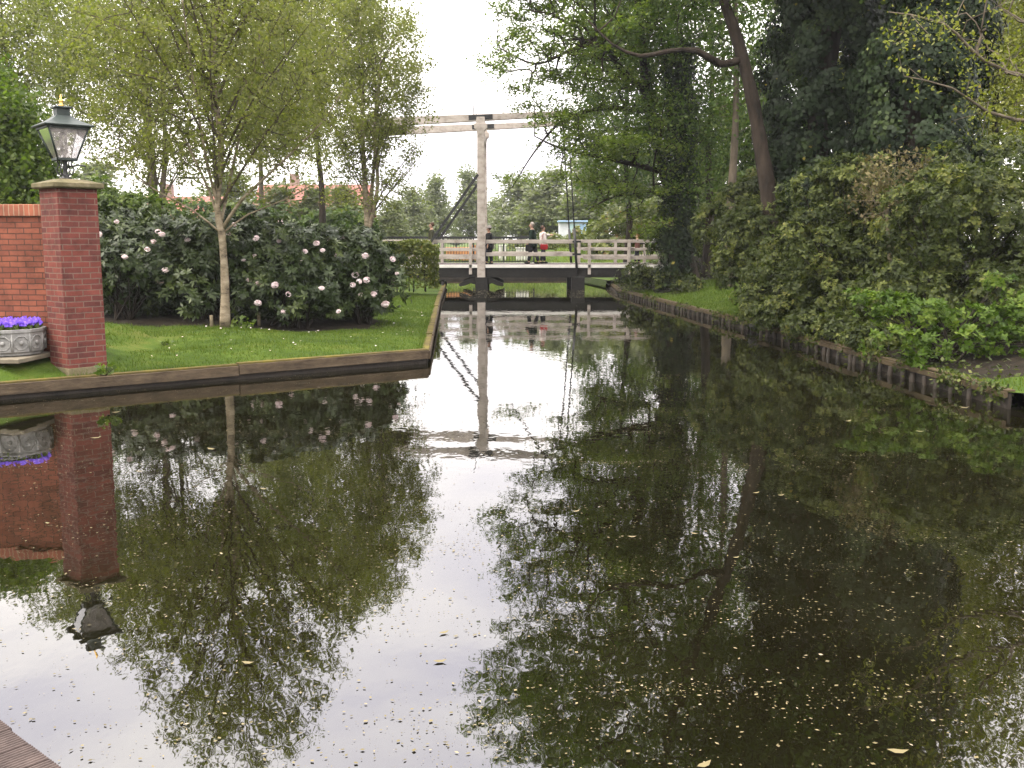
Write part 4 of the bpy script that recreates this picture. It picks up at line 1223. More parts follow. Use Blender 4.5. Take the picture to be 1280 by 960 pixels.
rhodo('rhododendron with pale blooms directly behind the brick pillar', 160, 405, 20.6,
      [rl(165, 345, 20.9, 1.0, .9, .95), rl(130, 320, 21.4, 1.0, .9, .95), rl(205, 335, 21.2, .8, .8, .95)], 210,
      [(139, 288), (163, 309), (185, 305), (204, 304), (222, 300), (185, 321), (228, 338), (255, 342)])
rhodo('rhododendron behind the pale birch trunk', 265, 405, 20.7,
      [rl(262, 340, 21.1, .9, .85, 1.0), rl(300, 325, 21.5, .9, .85, 1.0), rl(245, 372, 20.7, .6, .6, .5)], 200,
      [(315, 308), (313, 323), (283, 300), (345, 314), (340, 342)])
rhodo('rhododendron in the middle of the row, right of the birch trunk', 365, 405, 20.7,
      [rl(360, 345, 21.2, .95, .85, .95), rl(395, 340, 21.4, .8, .8, .9), rl(345, 375, 20.7, .75, .6, .5), rl(400, 372, 20.8, .55, .6, .55)], 230,
      [(395, 311), (405, 314), (376, 327), (349, 353), (343, 371), (335, 376), (342, 384), (330, 393), (399, 370)])
rhodo('rhododendron with the most blooms at the right end of the row', 455, 395, 21.4,
      [rl(450, 348, 21.9, .8, .8, .82), rl(470, 356, 21.6, .55, .6, .68), rl(425, 343, 22, .7, .8, .86), rl(462, 378, 21.4, .42, .45, .4)], 210,
      [(432, 307), (441, 329), (448, 351), (460, 353), (488, 341), (466, 363), (475, 371), (482, 377), (449, 376), (474, 389), (445, 364), (486, 357)])
rhodo('tall rhododendron at the back of the row below the far birch', 400, 330, 24.5,
      [rl(350, 318, 24.6, 1.5, .9, .75), rl(430, 322, 24.8, 1.3, .9, .65), rl(250, 312, 24.5, 1.6, .9, .72), rl(170, 305, 24.5, 1.3, .9, .85)], 330,
      [(420, 296), (365, 288), (382, 290), (300, 297)])

rhodo('low rhododendron growth added at the back of the bed to deepen shade', 300, 395, 22.6,
      [rl(180, 385, 22.4, 1.2, .6, .35), rl(290, 388, 22.4, 1.2, .6, .35), rl(400, 388, 22.6, 1.1, .6, .35)], 170, [])  # added skirt of leaves that stops light passing beneath the row
# stakes beside the birch
for px, py, lbl in ((265, 413, 'thin wooden stake in the soil left of the birch trunk'), (324, 408, 'thin wooden stake in the soil right of the birch trunk')):
    p = G(px, py, .33)
    tag(MB().tube([p + (0,0,-.1), p + (0,0,.30)], .035, 7).build('wooden_stake', M['stake'], origin=p), lbl, 'stake')

# low plants on the lawn edge
def low_plant(px, py, label, mat='green_leaf', n=40, r=.10, L=.11):
    p = G(px, py, hz(*G(px, py, .33)[:2]))
    t = thing('leafy_plant', p, label, 'plant')
    C = p + np.column_stack([rng.normal(size=n) * r, rng.normal(size=n) * r, np.abs(rng.normal(size=n)) * r * .8 + .03])
    leaves_obj('leaves', scatter_leaves(C, L, L * .6, .8), M[mat], t)
    mb = MB()
    for k in range(6): mb.tube([p, C[k]], .005, 3)
    mb.build('stalks', M['stem'], t)
low_plant(303, 412, 'small leafy plant at the foot of the birch trunk', n=60, r=.11)
low_plant(208, 433, 'tiny weed on the lawn right of the pillar', n=24, r=.06, L=.08)
low_plant(132, 470, 'weed growing at the right foot of the brick pillar', n=40, r=.08, L=.09)

# ------------------------------------------------------------------ clipped hedge
def hedge(label, path, hgt, wid, n, base_z):
    a0 = path[0]
    t = thing('beech_hedge', (a0[0], a0[1], base_z), label, 'hedge')
    q = resample(np.array([(*p, 0, 0) for p in path]), .1)[:, :2]
    d = np.gradient(q, axis=0); d = d / np.linalg.norm(d, axis=1, keepdims=True); nn = np.column_stack([d[:, 1], -d[:, 0]])
    i = rng.integers(0, len(q), n); s = rng.random(n); 
    # rounded-box cross-section
    w_ = rng.uniform(-1, 1, n); face = rng.random(n)
    sx_ = np.where(face < .35, w_, np.where(face < .675, -1, 1)); sz_ = np.where(face < .35, 1, rng.uniform(.05, 1, n))
    sx_ = sx_ * (1 - .25 * np.maximum(0, sz_ - .8) / .2); rr = rng.uniform(.72, 1.03, n) + .05 * np.sin(i * .35) * np.sin(sz_ * 9)
    C = np.column_stack([q[i] + nn[i] * (sx_ * rr * wid / 2)[:, None] + rng.normal(size=(n, 2)) * .05, base_z + sz_ * np.where(face < .35, rr, 1) * hgt])
    e = (i == 0) | (i == len(q) - 1)
    m = n // 8
    endi = np.where(rng.random(m) < .5, 0, len(q) - 1)
    CE = np.column_stack([q[endi] + nn[endi] * (rng.uniform(-1, 1, m) * wid / 2 * .9)[:, None] + d[endi] * (np.where(endi == 0, -1, 1) * rng.uniform(0, .3, m))[:, None], base_z + rng.uniform(.05, .95, m) * hgt])
    thin = rng.random(n) < np.clip((C[:, 2] - base_z) / hgt * 1.6 + .12, 0, 1)
    C = np.concatenate([C[thin], CE])
    leaves_obj('foliage', scatter_leaves(C, .10, .07, .2), M['hedge_leaf'], t)
    mb = MB()
    for k in range(2, len(q) - 1, 4):
        for sg in (-.3, .3):
            p = np.array([*(q[k] + nn[k] * sg * wid), base_z - .05]); top = p + np.array([rng.normal() * .06, rng.normal() * .06, hgt * .85])
            mb.tube([p, (p + top) / 2 + rng.normal(size=3) * .02, top], [.022, .018, .008], 5)
    mb.build('stems', M['stem'], t)
hp0 = G(551, 362, .4)
hedge('clipped beech hedge with a rounded end next to the bridge', [(hp0[0] - .35, 34.2), (hp0[0] - 1.1, 34.0), (hp0[0] - 2.2, 33.2), (hp0[0] - 3.2, 31.6)], 1.62, .85, 15000, .40)

# ------------------------------------------------------------------ right-hand wood
def RT(name, label, px, Y, pts, lobes, r0, **kw):
    """trunk through photo pixels at depth Y"""
    x, y = P(px, 300, Y)[:2]; z = hz(x, y) - .1
    n = len(pts)
    tr = [(x, y, z, r0 * 1.2)] + [(*P(a, b_, Y + (q[2] if len(q) > 2 else 0)), r0 * (1 - .75 * (i + 1) / n)) for i, q in enumerate(pts) for a, b_ in [q[:2]]]
    trunks = [tr] + [[(*P(a, b_, yy), r) for a, b_, yy, r in lm] for lm in kw.pop('limbs', [])]
    return tree(name, label, 'tree', np.array([x, y, z]), trunks, lobes, **kw)

RT('ash_tree', 'big tree whose leafy boughs hang over the right half of the bridge', 868, 36, [(862, 330), (848, 270), (826, 200), (810, 110), (800, 20), (795, -90), (790, -200)],
   [lob(690, 60, 36, 2.7, 2.6, 2.2), lob(760, 40, 35, 2.6, 2.6, 2.6), lob(790, 170, 35, 2.2, 2, 1.9), lob(720, 180, 36, 1.9, 2.0, 1.1), lob(850, 120, 36, 1.9, 2.0, 2.2, .45), lob(690, 150, 36.5, 2.0, 1.8, .9, .5), lob(780, 250, 35.5, 1.8, 1.5, .9), lob(650, 225, 37, 1.2, 1.2, .45, .5), lob(830, 270, 35, 1.0, 1.2, 1.0), lob(640, 20, 36.5, 1.4, 1.5, 1.5),
    lob(765, 185, 34.6, 2.3, 1.6, .42, 2.2), lob(800, 235, 34.4, 1.7, 1.5, .4, 2.2), lob(735, 222, 34.8, 1.6, 1.5, .35, 2.0), lob(725, 150, 35, 2.0, 1.6, .4, 1.6), lob(815, 285, 34.2, 1.1, 1.2, .4, 2),
    lob(740, -90, 36, 4.0, 3, 3.0), lob(850, -80, 36, 3.4, 3, 3.4), lob(690, -200, 36, 3.4, 3, 2.8), lob(800, -260, 36, 4, 3, 3)],
   .30, limbs=[[(812, 120, 36, .13), (780, 90, 35.7, .11), (752, 57, 35.3, .085), (715, 62, 35, .06), (670, 80, 35, .04), (625, 60, 35, .02)],
               [(830, 215, 36, .11), (790, 205, 35.5, .085), (745, 195, 35.2, .06), (700, 185, 35.2, .04), (668, 170, 35.4, .02)],
               [(815, 140, 36, .10), (760, 135, 35.5, .07), (705, 150, 35.5, .05), (668, 190, 35.8, .03), (640, 235, 36.2, .015)],
               [(845, 260, 36, .08), (815, 240, 35.4, .06), (770, 245, 35, .04), (735, 262, 35, .02)]],
   nodes=2300, leaves=115000, L=.095, W=.065, leafm=M['ash_leaf'], barkm=M['bark_dark'], spread=.22, vspread=.09, bf=.4, rtip=.012, expo=.44, shell=2.3, attach=.35, up=1.2, group='trees along the right bank')

RT('oak_tree', 'tree with a thick bare trunk leaning left beside the ivy columns', 968, 24.5, [(962, 260), (952, 190), (940, 120), (922, 50), (905, 0), (880, -90), (860, -200), (850, -320)],
   [lob(800, 10, 25, 1.6, 1.6, 1.0, .5), lob(880, -60, 25, 2.2, 2, 1.4), lob(760, -90, 25, 2.4, 2, 1.6), lob(850, -240, 25, 3.4, 3, 2.6), lob(960, -180, 25, 3, 3, 2.6), lob(700, -160, 25.5, 1.8, 1.8, 1.6), lob(880, -400, 25, 3, 3, 2)],
   .225, limbs=[[(925, 75, 24.5, .10), (900, 80, 24.3, .085), (870, 63, 24, .07), (835, 64, 23.8, .055), (800, 70, 23.7, .045), (765, 55, 23.6, .03), (735, 25, 23.6, .018)]],
   nodes=900, leaves=55000, L=.085, W=.06, leafm=M['wood_leaf'], barkm=M['bark_dark'], spread=.22, bf=.28, rtip=.007, shell=2.3, attach=.5, up=.9, group='trees along the right bank')

def ivy_tree(label, px, Y, wpx, r0, topz, lobes, leaves, ivn):
    x, y = P(px, 300, Y)[:2]; z = hz(x, y) - .1
    kx = rng.normal(size=8) * .14
    tr = [(x + kx[i], y, z + (topz - z) * i / 7, r0 * (1 - .06 * i)) for i in range(8)]
    t = tree('ivy_clad_tree', label, 'tree', np.array([x, y, z]), [tr], lobes, 500, leaves, .11, .075, M['wood_leaf'], M['bark_dark'], spread=.28, shell=2.2, attach=.5, group='ivy-clad trees on the right bank')
    q = resample(tr, .12); n = ivn
    # clumps of ivy round the stem
    nc = 620
    ci = rng.integers(0, len(q), nc); ca = rng.uniform(0, 2*PI, nc)
    wide = wpx / FPX * Y / 2
    prof = wide * (.78 + .30 * np.sin(np.linspace(0, PI, len(q))) ** .5) * (1 + .14 * np.sin(np.arange(len(q)) * .12 + px) + .1 * np.sin(np.arange(len(q)) * .31))
    cr_ = rng.uniform(.62, 1.0, nc)
    cc = q[ci, :3] + np.column_stack([np.cos(ca) * prof[ci] * cr_, np.sin(ca) * prof[ci] * cr_, np.zeros(nc)])
    nn = np.column_stack([np.cos(ca), np.sin(ca), np.full(nc, .25)]); nn = unit(nn)
    k = rng.integers(0, nc, n)
    e = unit(rand_dir(n) + nn[k] * .8)
    C = cc[k] + e * rng.uniform(.10, .36, (n, 1)) * np.array([1, 1, 1.25])
    nrm = unit(e + nn[k] + .6 * rand_dir(n)); A = unit(np.cross(nrm, rand_dir(n)) - np.array([0, 0, .4])); Bv = unit(np.cross(nrm, A))
    s = np.clip(1 + .25 * rng.normal(size=n), .5, 1.7)
    tn = np.clip(.4 + .25 * rng.normal(size=nc), 0, .9)[k] + .12 * rng.normal(size=n); tn = np.clip(tn, 0, .93); tn[rng.random(n) < .003] = 1
    leaves_obj('ivy', leaf_arrays(C, A, Bv, .105 * s, .085 * s), M['ivy_leaf'], t, tn)
    return t
ivy_tree('tree wrapped in dark ivy right of the leaning bare trunk', 1020, 25.5, 122, .34, 12.5,
         [lob(1010, -120, 25.5, 3, 2.6, 2.2), lob(1040, -300, 25.5, 3.4, 3, 2.6)], 30000, 80000)
ivy_tree('widest ivy-wrapped tree with yellow-green twigs before it', 1148, 22.5, 122, .36, 11.5,
         [lob(1150, -140, 22.5, 2.6, 2.4, 2.0), lob(1180, -330, 22.5, 3.4, 3, 2.6)], 30000, 84000)
# ivy-clad trunk by the end of the bridge
ivy_tree('slim ivy-covered tree standing by the right end of the bridge', 848, 35, 30, .22, 8.5,
         [lob(850, 150, 35, 1.8, 1.6, 1.6), lob(830, 40, 35, 1.8, 1.8, 1.8), lob(872, 230, 34.5, 1.0, 1.0, 1.0)], 14000, 12000)

def simple_wood(label, px, Y, h, spread_px, top_py, leaves=32000, leafm='wood_leaf', r0=.2, lean=(0, 0), bark='bark_dark', low_py=230, L=.13, name='ash_tree', nodes=500):
    rx = spread_px / FPX * Y
    lobes = [lob(px + spread_px * rng.uniform(-.25, .25), top_py + (low_py - top_py) * f, Y, rx * wv, rx * .8, abs(low_py - top_py) / FPX * Y * .22) for f, wv in ((.05, .7), (.3, 1), (.55, .95), (.8, .75))]
    return generic(name, label, px, Y, h, lobes, r0, nodes, leaves, L, L * .68, leafm, bark, 1, lean, spread=.32, group='trees along the right bank')
simple_wood('slim tree with pale bare trunk between the leaning trunk and the bridge', 912, 33, 14, 60, -260, 8000, r0=.17, bark='bark_mid', low_py=170)
simple_wood('tree with narrow dark trunk behind the right railing', 783, 52, 13, 75, -60, 30000, low_py=250, L=.16)
simple_wood('tree with straight brown trunk standing on the grass patch', 883, 38, 13, 62, -160, 8000, low_py=200, r0=.2)
simple_wood('tree in the dark wood behind the ivy-clad trees', 1000, 42, 16, 80, -180, 30000, low_py=250, L=.16)
simple_wood('dark tree between the two widest ivy columns, farther back', 1085, 40, 16, 80, -160, 30000, low_py=280, L=.16, leafm='yellow_leaf')
simple_wood('yellow-green tree at the right edge behind the ivy', 1235, 36, 13, 75, -140, 26000, 'yellow_leaf', low_py=190, L=.12)
simple_wood('yellow-green tree cut by the right edge of the photo', 1330, 30, 12, 90, -160, 24000, 'yellow_leaf', low_py=220, L=.12)
simple_wood('dark tree filling the wood behind the right shrubs', 1190, 46, 14, 120, -20, 30000, low_py=290, L=.18)
simple_wood('tree in shade behind the grass patch on the right bank', 935, 50, 10, 75, 130, 20000, low_py=300, L=.18)

# drooping branches of a tree on the right, nearer than the ivy
x, y = 10.6, 15.5
tree('hazel_tree', 'thin tree on the right whose twigs hang before the ivy', 'tree', np.array([x, y, hz(x, y)]),
     [[(x, y, hz(x, y), .13), (x - .3, y, 3, .11), (x - .5, y + .2, 6, .08), (x - .6, y + .2, 9, .04)],
      [(x - .4, y + .1, 4.2, .05), (*P(1260, 90, 15.5), .03), (*P(1180, 30, 15.3), .018), (*P(1110, 15, 15.2), .008)],
      [(x - .4, y + .1, 4.0, .05), (*P(1270, 150, 15.5), .03), (*P(1190, 110, 15.3), .016), (*P(1130, 95, 15.2), .007)]],
     [lob(1200, 40, 15.4, 1.1, .8, .55), lob(1250, 110, 15.4, .8, .8, .8), lob(1150, 80, 15.3, .6, .5, .35), lob(1330, 0, 15.5, 1.6, 1.4, 1.6), lob(1290, -150, 15.5, 1.8, 1.5, 1.5)],
     420, 6000, .058, .038, M['yellow_leaf'], M['bark_mid'], spread=.14, rtip=.004, attach=.5, group='trees along the right bank')

# shrubs on the right bank
def rshrub(label, px, py, Y, lobes, clumps, mat='shrub_leaf', L=.070, W=.042, per=24, rc=.24, kleaf=4, name='laurel_shrub', fill=3000, group='shrubs on the right bank', up=.5, low=-.4, droop=.15):
    x, y = P(px, py, Y)[:2]; z = hz(x, y)
    return shrub(name, label, 'shrub', np.array([x, y, z]), lobes, clumps, per, rc, L, W, M[mat], group, kleaf=kleaf, droop=droop, fill=fill, up=up, low=low)
rshrub('dark rounded shrub overhanging the bank beside the grass patch', 945, 385, 24.5,
       [lob(945, 310, 24.8, .95, .9, 1.0), lob(915, 290, 26, .9, .9, .9), lob(985, 345, 23.2, .85, .8, .8), lob(960, 255, 26, 1.0, .9, .8), lob(925, 345, 24.6, .5, .6, .55), lob(965, 385, 22.6, .75, .7, .42), lob(1005, 395, 20.6, .7, .7, .4)], 400)
rshrub('tall olive green shrub rising in front of the ivy columns', 1060, 390, 20.5,
       [lob(1050, 270, 21, 1.1, .9, 1.0), lob(1010, 330, 20.6, .8, .8, .8), lob(1100, 330, 20.3, 1.0, .8, .9), lob(1080, 240, 21.6, .9, .8, .8), lob(1050, 375, 20.0, .9, .8, .5), lob(1120, 385, 18.6, .8, .7, .4)], 420)
rshrub('large dark shrub filling the right edge above the bright leaves', 1200, 400, 17.8,
       [lob(1180, 300, 18, 1.1, .9, 1.0), lob(1250, 290, 17.6, 1.0, .9, 1.1), lob(1290, 350, 17, .9, .8, .9), lob(1150, 370, 17.8, .9, .7, .6), lob(1230, 230, 19, 1.1, .8, .7), lob(1240, 380, 16.8, 1.0, .7, .5)], 430)
rshrub('bright green low shrub leaning over the near right bank', 1180, 455, 15.2,
       [lob(1105, 382, 15.8, .50, .5, .10), lob(1150, 395, 15.4, .60, .5, .13), lob(1230, 402, 15.2, .60, .5, .14), lob(1200, 428, 14.8, .62, .4, .13), lob(1125, 425, 15.0, .38, .3, .09), lob(1160, 452, 14.7, .30, .3, .08), lob(1265, 360, 15.6, .35, .4, .16), lob(1265, 432, 14.8, .5, .4, .14), lob(1290, 395, 15.2, .5, .4, .2)],
       230, 'bright_leaf', .075, .040, 7, .13, 5, 'hazel_shrub', 0, 'shrubs on the right bank', .8, -.6, .05)
rshrub('small ground shrub in the shade below the right end of the bridge', 825, 372, 35,
       [lob(815, 352, 36, .55, .5, .35), lob(840, 355, 35, .5, .5, .4), lob(800, 345, 38, .5, .5, .35), lob(860, 362, 33.6, .4, .4, .25)], 110, L=.11, W=.06, per=9, fill=700)
rshrub('undergrowth shrub behind the thick trunks at the far right bank', 890, 330, 40,
       [lob(880, 300, 40, 1.2, 1, 1.1), lob(930, 280, 40, 1.6, 1, 1.4), lob(845, 300, 42, 1.0, 1, 1.2), lob(990, 270, 38, 1.8, 1, 1.6)], 240, L=.15, W=.085)
rshrub('low dark shrub spilling over the bank edge beside the boulder', 1000, 412, 20.5,
       [lob(985, 400, 21.2, .65, .5, .32), lob(1020, 408, 19.9, .6, .5, .28), lob(1060, 418, 18.4, .55, .45, .26), lob(1095, 428, 17.2, .5, .4, .2), lob(955, 392, 22.8, .5, .45, .3)], 260, per=18, rc=.17, fill=500)
# brown twiggy shrub
x, y = P(1115, 380, 19.6)[:2]; z = hz(x, y)
t = thing('withered_shrub', (x, y, z), 'withered brown twiggy shrub sticking up out of the green ones', 'shrub')
tg = in_lobes([lob(1110, 225, 19.6, .62, .5, .62), lob(1090, 250, 19.6, .5, .4, .5), lob(1150, 205, 19.6, .35, .3, .35)], 260, 2.5)
X_, par_, r_, de_, nt_ = grow([[(x, y, z, .05), (*P(1112, 320, 19.6), .04), (*P(1108, 265, 19.6), .025)], [(*P(1112, 320, 19.6), .03), (*P(1150, 260, 19.6), .02), (*P(1185, 190, 19.5), .008)]], tg, .3, .005, .4, .4)
wood(X_, par_, r_, nt_).tube([(x, y, z), P(1112, 320, 19.6), P(1108, 265, 19.6)], [.05, .04, .025], 6).tube([P(1112, 320, 19.6), P(1150, 260, 19.6), P(1185, 190, 19.5)], [.03, .02, .008], 5).build('twigs', M['stake'], t)
C = X_[rng.choice(np.arange(nt_, len(X_)), 950)] + rng.normal(size=(950, 3)) * .09
leaves_obj('leaves', scatter_leaves(C, .075, .045, .3), M['brown_leaf'], t)

# boulder at the water
p = G(955, 414, .05)
mb = MB(); ball(mb, p + (0, .1, .12), (.34, .22, .15), 12)
for i, v_ in enumerate(mb.v):
    k = 1 + .10 * math.sin(v_[0]*9 + v_[2]*7) + .06 * rng.normal(); mb.v[i] = tuple(p + (np.array(v_) - p) * k)
tag(mb.build('boulder', M['stone'], origin=p), 'grey boulder at the water under the dark rounded shrub', 'stone')

# ------------------------------------------------------------------ far trees beyond the bridge
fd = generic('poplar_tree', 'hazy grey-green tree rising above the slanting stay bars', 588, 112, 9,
        [lob(588, 272, 112, 2.2, 2.2, 2.0), lob(590, 244, 112, 1.5, 1.6, 1.9), lob(584, 222, 112, .9, 1, 1.3)], .22, 300, 6500, .30, .21, 'haze_pale_leaf', 'bark_mid', spread=.4, group='hazy trees beyond the bridge')
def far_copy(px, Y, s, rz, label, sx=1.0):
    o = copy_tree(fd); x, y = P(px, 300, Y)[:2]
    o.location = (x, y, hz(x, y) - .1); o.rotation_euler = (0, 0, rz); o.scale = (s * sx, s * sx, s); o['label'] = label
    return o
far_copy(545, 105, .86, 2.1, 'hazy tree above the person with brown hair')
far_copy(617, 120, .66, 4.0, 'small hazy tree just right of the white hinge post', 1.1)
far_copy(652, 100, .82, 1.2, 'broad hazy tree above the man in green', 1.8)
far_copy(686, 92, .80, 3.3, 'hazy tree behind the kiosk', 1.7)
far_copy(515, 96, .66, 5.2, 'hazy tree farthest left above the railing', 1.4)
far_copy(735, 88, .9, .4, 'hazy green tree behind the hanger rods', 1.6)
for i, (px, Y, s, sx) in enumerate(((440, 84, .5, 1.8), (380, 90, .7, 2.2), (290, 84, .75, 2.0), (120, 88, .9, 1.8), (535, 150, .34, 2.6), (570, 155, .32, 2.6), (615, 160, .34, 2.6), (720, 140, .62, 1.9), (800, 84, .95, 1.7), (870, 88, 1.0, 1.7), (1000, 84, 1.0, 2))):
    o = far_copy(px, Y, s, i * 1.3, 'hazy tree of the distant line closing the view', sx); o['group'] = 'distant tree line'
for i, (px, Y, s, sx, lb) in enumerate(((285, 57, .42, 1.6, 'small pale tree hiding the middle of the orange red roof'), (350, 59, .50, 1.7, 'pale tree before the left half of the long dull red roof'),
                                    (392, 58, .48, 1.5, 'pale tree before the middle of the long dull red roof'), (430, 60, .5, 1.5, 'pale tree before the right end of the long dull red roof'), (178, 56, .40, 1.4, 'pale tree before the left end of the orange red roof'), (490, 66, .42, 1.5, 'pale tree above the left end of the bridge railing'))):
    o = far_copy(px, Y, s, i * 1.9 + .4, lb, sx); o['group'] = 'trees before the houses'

# shrubs on the far bank, right of the kiosk, and low hedge left
rshrub('pale green shrub on the far bank behind the hanger rods', 745, 318, 60,
       [lob(750, 300, 61, 1.6, 1, 1.0), lob(785, 290, 60, 1.8, 1, 1.5), lob(770, 315, 59, 1.6, .8, .6), lob(820, 285, 60, 1.8, 1, 1.6)], 210, 'hedge_leaf', .17, .11, 9, .34, 5, 'willow_shrub', 1500, 'bushes behind the bridge')
rshrub('low grassy green shrub in front of the kiosk', 715, 318, 70,
       [lob(690, 308, 71, 1.4, .8, .6), lob(720, 306, 70, 1.5, .8, .65), lob(660, 312, 72, 1.5, .8, .5)], 150, 'hedge_leaf', .16, .09, 9, .30, 5, 'willow_shrub', 900, 'bushes behind the bridge')
rshrub('low green shrub in front of the houses', 330, 300, 50,
       [lob(250, 280, 52, 2.6, 1, 1.0), lob(330, 285, 50, 2.4, 1, .9), lob(420, 285, 54, 2.6, 1, .9), lob(160, 275, 52, 2.4, 1, 1.2)], 260, 'wood_leaf', .17, .11, 9, .34, 5, 'privet_shrub', 1500, 'bushes behind the bridge')
rshrub('leafy shrub beside the tall far rhododendron and brick pillar', 150, 285, 27,
       [lob(150, 275, 27, .9, .8, .6), lob(175, 268, 27.5, .6, .6, .5), lob(115, 262, 27, .8, .8, .7)], 130, 'green_leaf', .10, .06, 9, .24, 5, 'privet_shrub', 900, 'bushes behind the rhododendrons')

# ------------------------------------------------------------------ grass
def blades(pxy, hgt, wid, z0=None):
    n = len(pxy); z = height(pxy) - .01
    b = np.column_stack([pxy, z]); th = rng.uniform(0, 2*PI, n)
    s = np.column_stack([np.cos(th), np.sin(th), np.zeros(n)]) * (wid * rng.uniform(.6, 1.4, n))[:, None]
    lean_ = np.column_stack([rng.normal(size=n) * .35, rng.normal(size=n) * .35, np.ones(n)]) * (hgt * rng.uniform(.5, 1.4, n))[:, None]
    V = np.stack([b - s, b + s, b + lean_], 1)
    return V
def grass_obj(name, P2, hgt, wid, mat, label=None):
    P2 = P2[~in_canal(P2)]
    V = blades(P2, hgt, wid); n = len(V)
    me = np_mesh(name, V.reshape(-1, 3), np.arange(3*n).reshape(n, 3), np.repeat(rng.beta(2, 2, n), 3))
    return tag(link(name, me, M[mat]), label, None, None, 'stuff')
Q = np.column_stack([rng.uniform(-9.5, -1.2, 230000), rng.uniform(11, 34.5, 230000)])
Q = Q[(grassiness(Q) > .5) & (canal_dist(Q) > .06)]
# keep off the paving strip
Q = Q[~((np.abs(Q[:, 0] + 7.6) < 1.12) & (np.abs(Q[:, 1] - 13.88) < .58))]
grass_obj('grass', Q[:95000], .05, .006, 'grass_blade')
Q = np.column_stack([rng.uniform(-9.5, -1.2, 160000), rng.uniform(10.5, 34, 160000)]); dq = canal_dist(Q)
Q = Q[(grassiness(Q) > .5) & (dq > .085) & (dq < .2) & (np.sin(Q[:, 0] * 3.1) + np.sin(Q[:, 1] * 2.3) + rng.normal(size=len(Q)) > .2)]
grass_obj('grass', Q[:2600], .085, .006, 'grass_blade')
Q = np.column_stack([rng.uniform(-6, -1.7, 120), rng.uniform(15, 27, 120)]); Q = Q[(grassiness(Q) > .5) & (canal_dist(Q) > .2) & ~in_canal(Q)]
V = scatter_leaves(np.column_stack([Q, height(Q) + .05]), .035, .028, 2.5); n = len(V)
me = np_mesh('fallen_petals', V.reshape(-1, 3), np.arange(4*n).reshape(n, 4), np.repeat(rng.random(n), 4))
tag(link('fallen_petals', me, M['petal']), kind='stuff')
Q = np.column_stack([rng.uniform(4, 10, 90000), rng.uniform(8, 38, 90000)]); Q = Q[(grassiness(Q) > .5) & (canal_dist(Q) > .12)]
grass_obj('grass', Q[:45000], .07, .008, 'grass_blade')
Q = np.column_stack([rng.uniform(-14, 12, 60000), rng.uniform(53.5, 76, 60000)]); Q = Q[(canal_dist(Q) > .1)]
grass_obj('grass', Q[:40000], .20, .022, 'far_grass')

Q = np.column_stack([rng.uniform(4, 13, 60000), rng.uniform(12.5, 46, 60000)])
Q = Q[(grassiness(Q) < .5) & (~in_canal(Q)) & (canal_dist(Q) > .05) & (np.sin(Q[:, 0] * 2.1 + Q[:, 1]) + np.sin(Q[:, 1] * 1.3 - Q[:, 0]) + rng.normal(size=len(Q)) * .8 > -.2)][:26000]
C = np.column_stack([Q, height(Q) + rng.random(len(Q)) ** 2 * .22])
V = scatter_leaves(C, .075, .05, 1.2); n = len(V)
me = np_mesh('undergrowth', V.reshape(-1, 3), np.arange(4*n).reshape(n, 4), np.repeat(rng.beta(2, 2.4, n), 4))
tag(link('undergrowth', me, M['shrub_leaf']), kind='stuff')

ev, en = [], []
for (a, b_, dens) in (((6.2, 12.3), (5.5, 24), 1500), ((5.5, 24), (4.15, 39), 900)):
    a, b_ = np.array(a), np.array(b_); d_ = (b_ - a) / np.linalg.norm(b_ - a); n_ = np.array([-d_[1], d_[0]])
    tt = rng.random(dens * 3); w_ = np.sin(tt * 23) + np.sin(tt * 57 + 1) + .5 * rng.normal(size=len(tt)); tt = tt[w_ > .35][:dens]
    p = a + (b_ - a) * tt[:, None] + n_ * (rng.normal(size=len(tt)) * .07 + .03)[:, None]
    ev.append(np.column_stack([p, .24 - rng.random(len(tt)) ** 1.5 * .22 + rng.random(len(tt)) * .07]))
V = scatter_leaves(np.concatenate(ev), .065, .042, .3); n = len(V)
me = np_mesh('undergrowth', V.reshape(-1, 3), np.arange(4*n).reshape(n, 4), np.repeat(rng.beta(2, 2.4, n), 4))
tag(link('undergrowth', me, M['shrub_leaf']), kind='stuff')

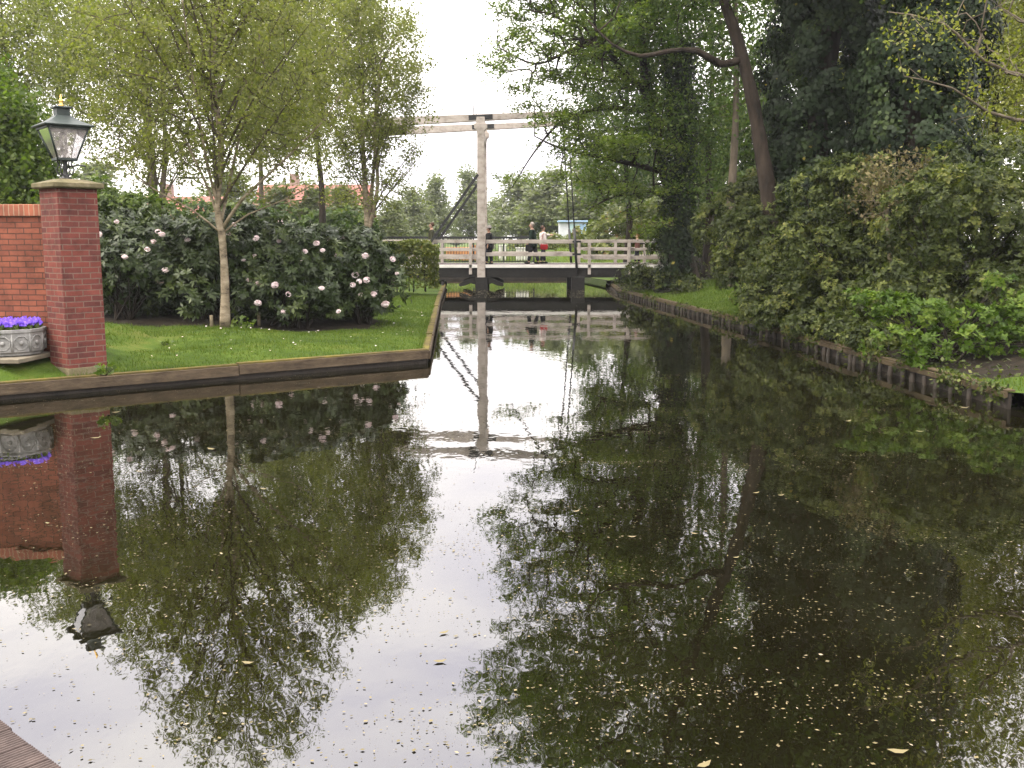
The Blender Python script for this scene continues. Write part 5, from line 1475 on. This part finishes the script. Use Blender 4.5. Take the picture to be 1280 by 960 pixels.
# ------------------------------------------------------------------ things floating on the water
def floaters(n, fn, lo, hi):
    pts_ = []
    while len(pts_) < n:
        p = fn()
        if in_canal([p])[0] and canal_dist([p])[0] > .08: pts_.append(p)
    p = np.array(pts_); th = rng.uniform(0, 2*PI, n)
    A = np.column_stack([np.cos(th), np.sin(th), rng.normal(size=n) * .06]); Bv = np.column_stack([-np.sin(th), np.cos(th), rng.normal(size=n) * .06])
    L = lo + (hi - lo) * rng.random(n) ** 3
    return leaf_arrays(np.column_stack([p, np.full(n, .006)]), A, Bv, L, L * rng.uniform(.35, .8, n))
def f_all():
    y = 2.8 + 20 * rng.random() ** 1.6; return (rng.uniform(-.56, .56) * y, y)
def f_patch():
    c_ = PATCH[rng.integers(len(PATCH))]; return (c_[0] + rng.normal() * c_[2], c_[1] + rng.normal() * c_[3])
PATCH = [(rng.uniform(-.5, .5) * yy, yy, rng.uniform(.25, 1.4), rng.uniform(.03, .16)) for yy in rng.uniform(3.6, 16, 60)]
Vf = np.concatenate([floaters(9500, f_all, .005, .028), floaters(10500, f_patch, .005, .022),
                     floaters(4200, lambda: (rng.uniform(-2.3, 5.2), 36.5 + 6.5 * rng.random()), .02, .09)])
n = len(Vf)
me = np_mesh('floating_petals', Vf.reshape(-1, 3), np.arange(4*n).reshape(n, 4), np.repeat(rng.beta(1.6, 2, n), 4))
tag(link('floating_debris', me, M['floating']), kind='stuff')
# single larger leaves
lf = None
for i, (px, py) in enumerate(((1122, 941), (920, 698), (145, 516), (976, 620), (868, 668), (120, 548), (550, 828), (555, 792), (265, 562), (1205, 510), (1060, 527), (945, 617), (720, 640), (175, 590), (790, 672), (1150, 540), (310, 830), (880, 958), (330, 612), (60, 655))):
    p = G(px, py, 0); p[2] = .008
    if lf is None:
        L_ = .10
        V = np.array([(-L_/2, 0, .006), (-L_*.15, .02, 0), (L_*.2, .017, 0), (L_/2, 0, .012), (L_*.2, -.017, 0), (-L_*.15, -.02, 0)])
        me = np_mesh('floating_leaf', V, np.array([[0, 5, 4, 3, 2, 1]])[:, ::-1], np.full(6, .55))
        lf = link('floating_leaf', me, M['floating'], None, p); o = lf
    else:
        o = lf.copy(); COL.objects.link(o); o.location = p
    s = rng.uniform(.45, .9) * (1 if py > 600 else 1.5); o.scale = (s, s, s); o.rotation_euler = (0, 0, rng.uniform(-.6, .6))
    tag(o, 'dead yellowish leaf floating on the dark canal water', 'leaf', 'larger leaves floating on the canal')
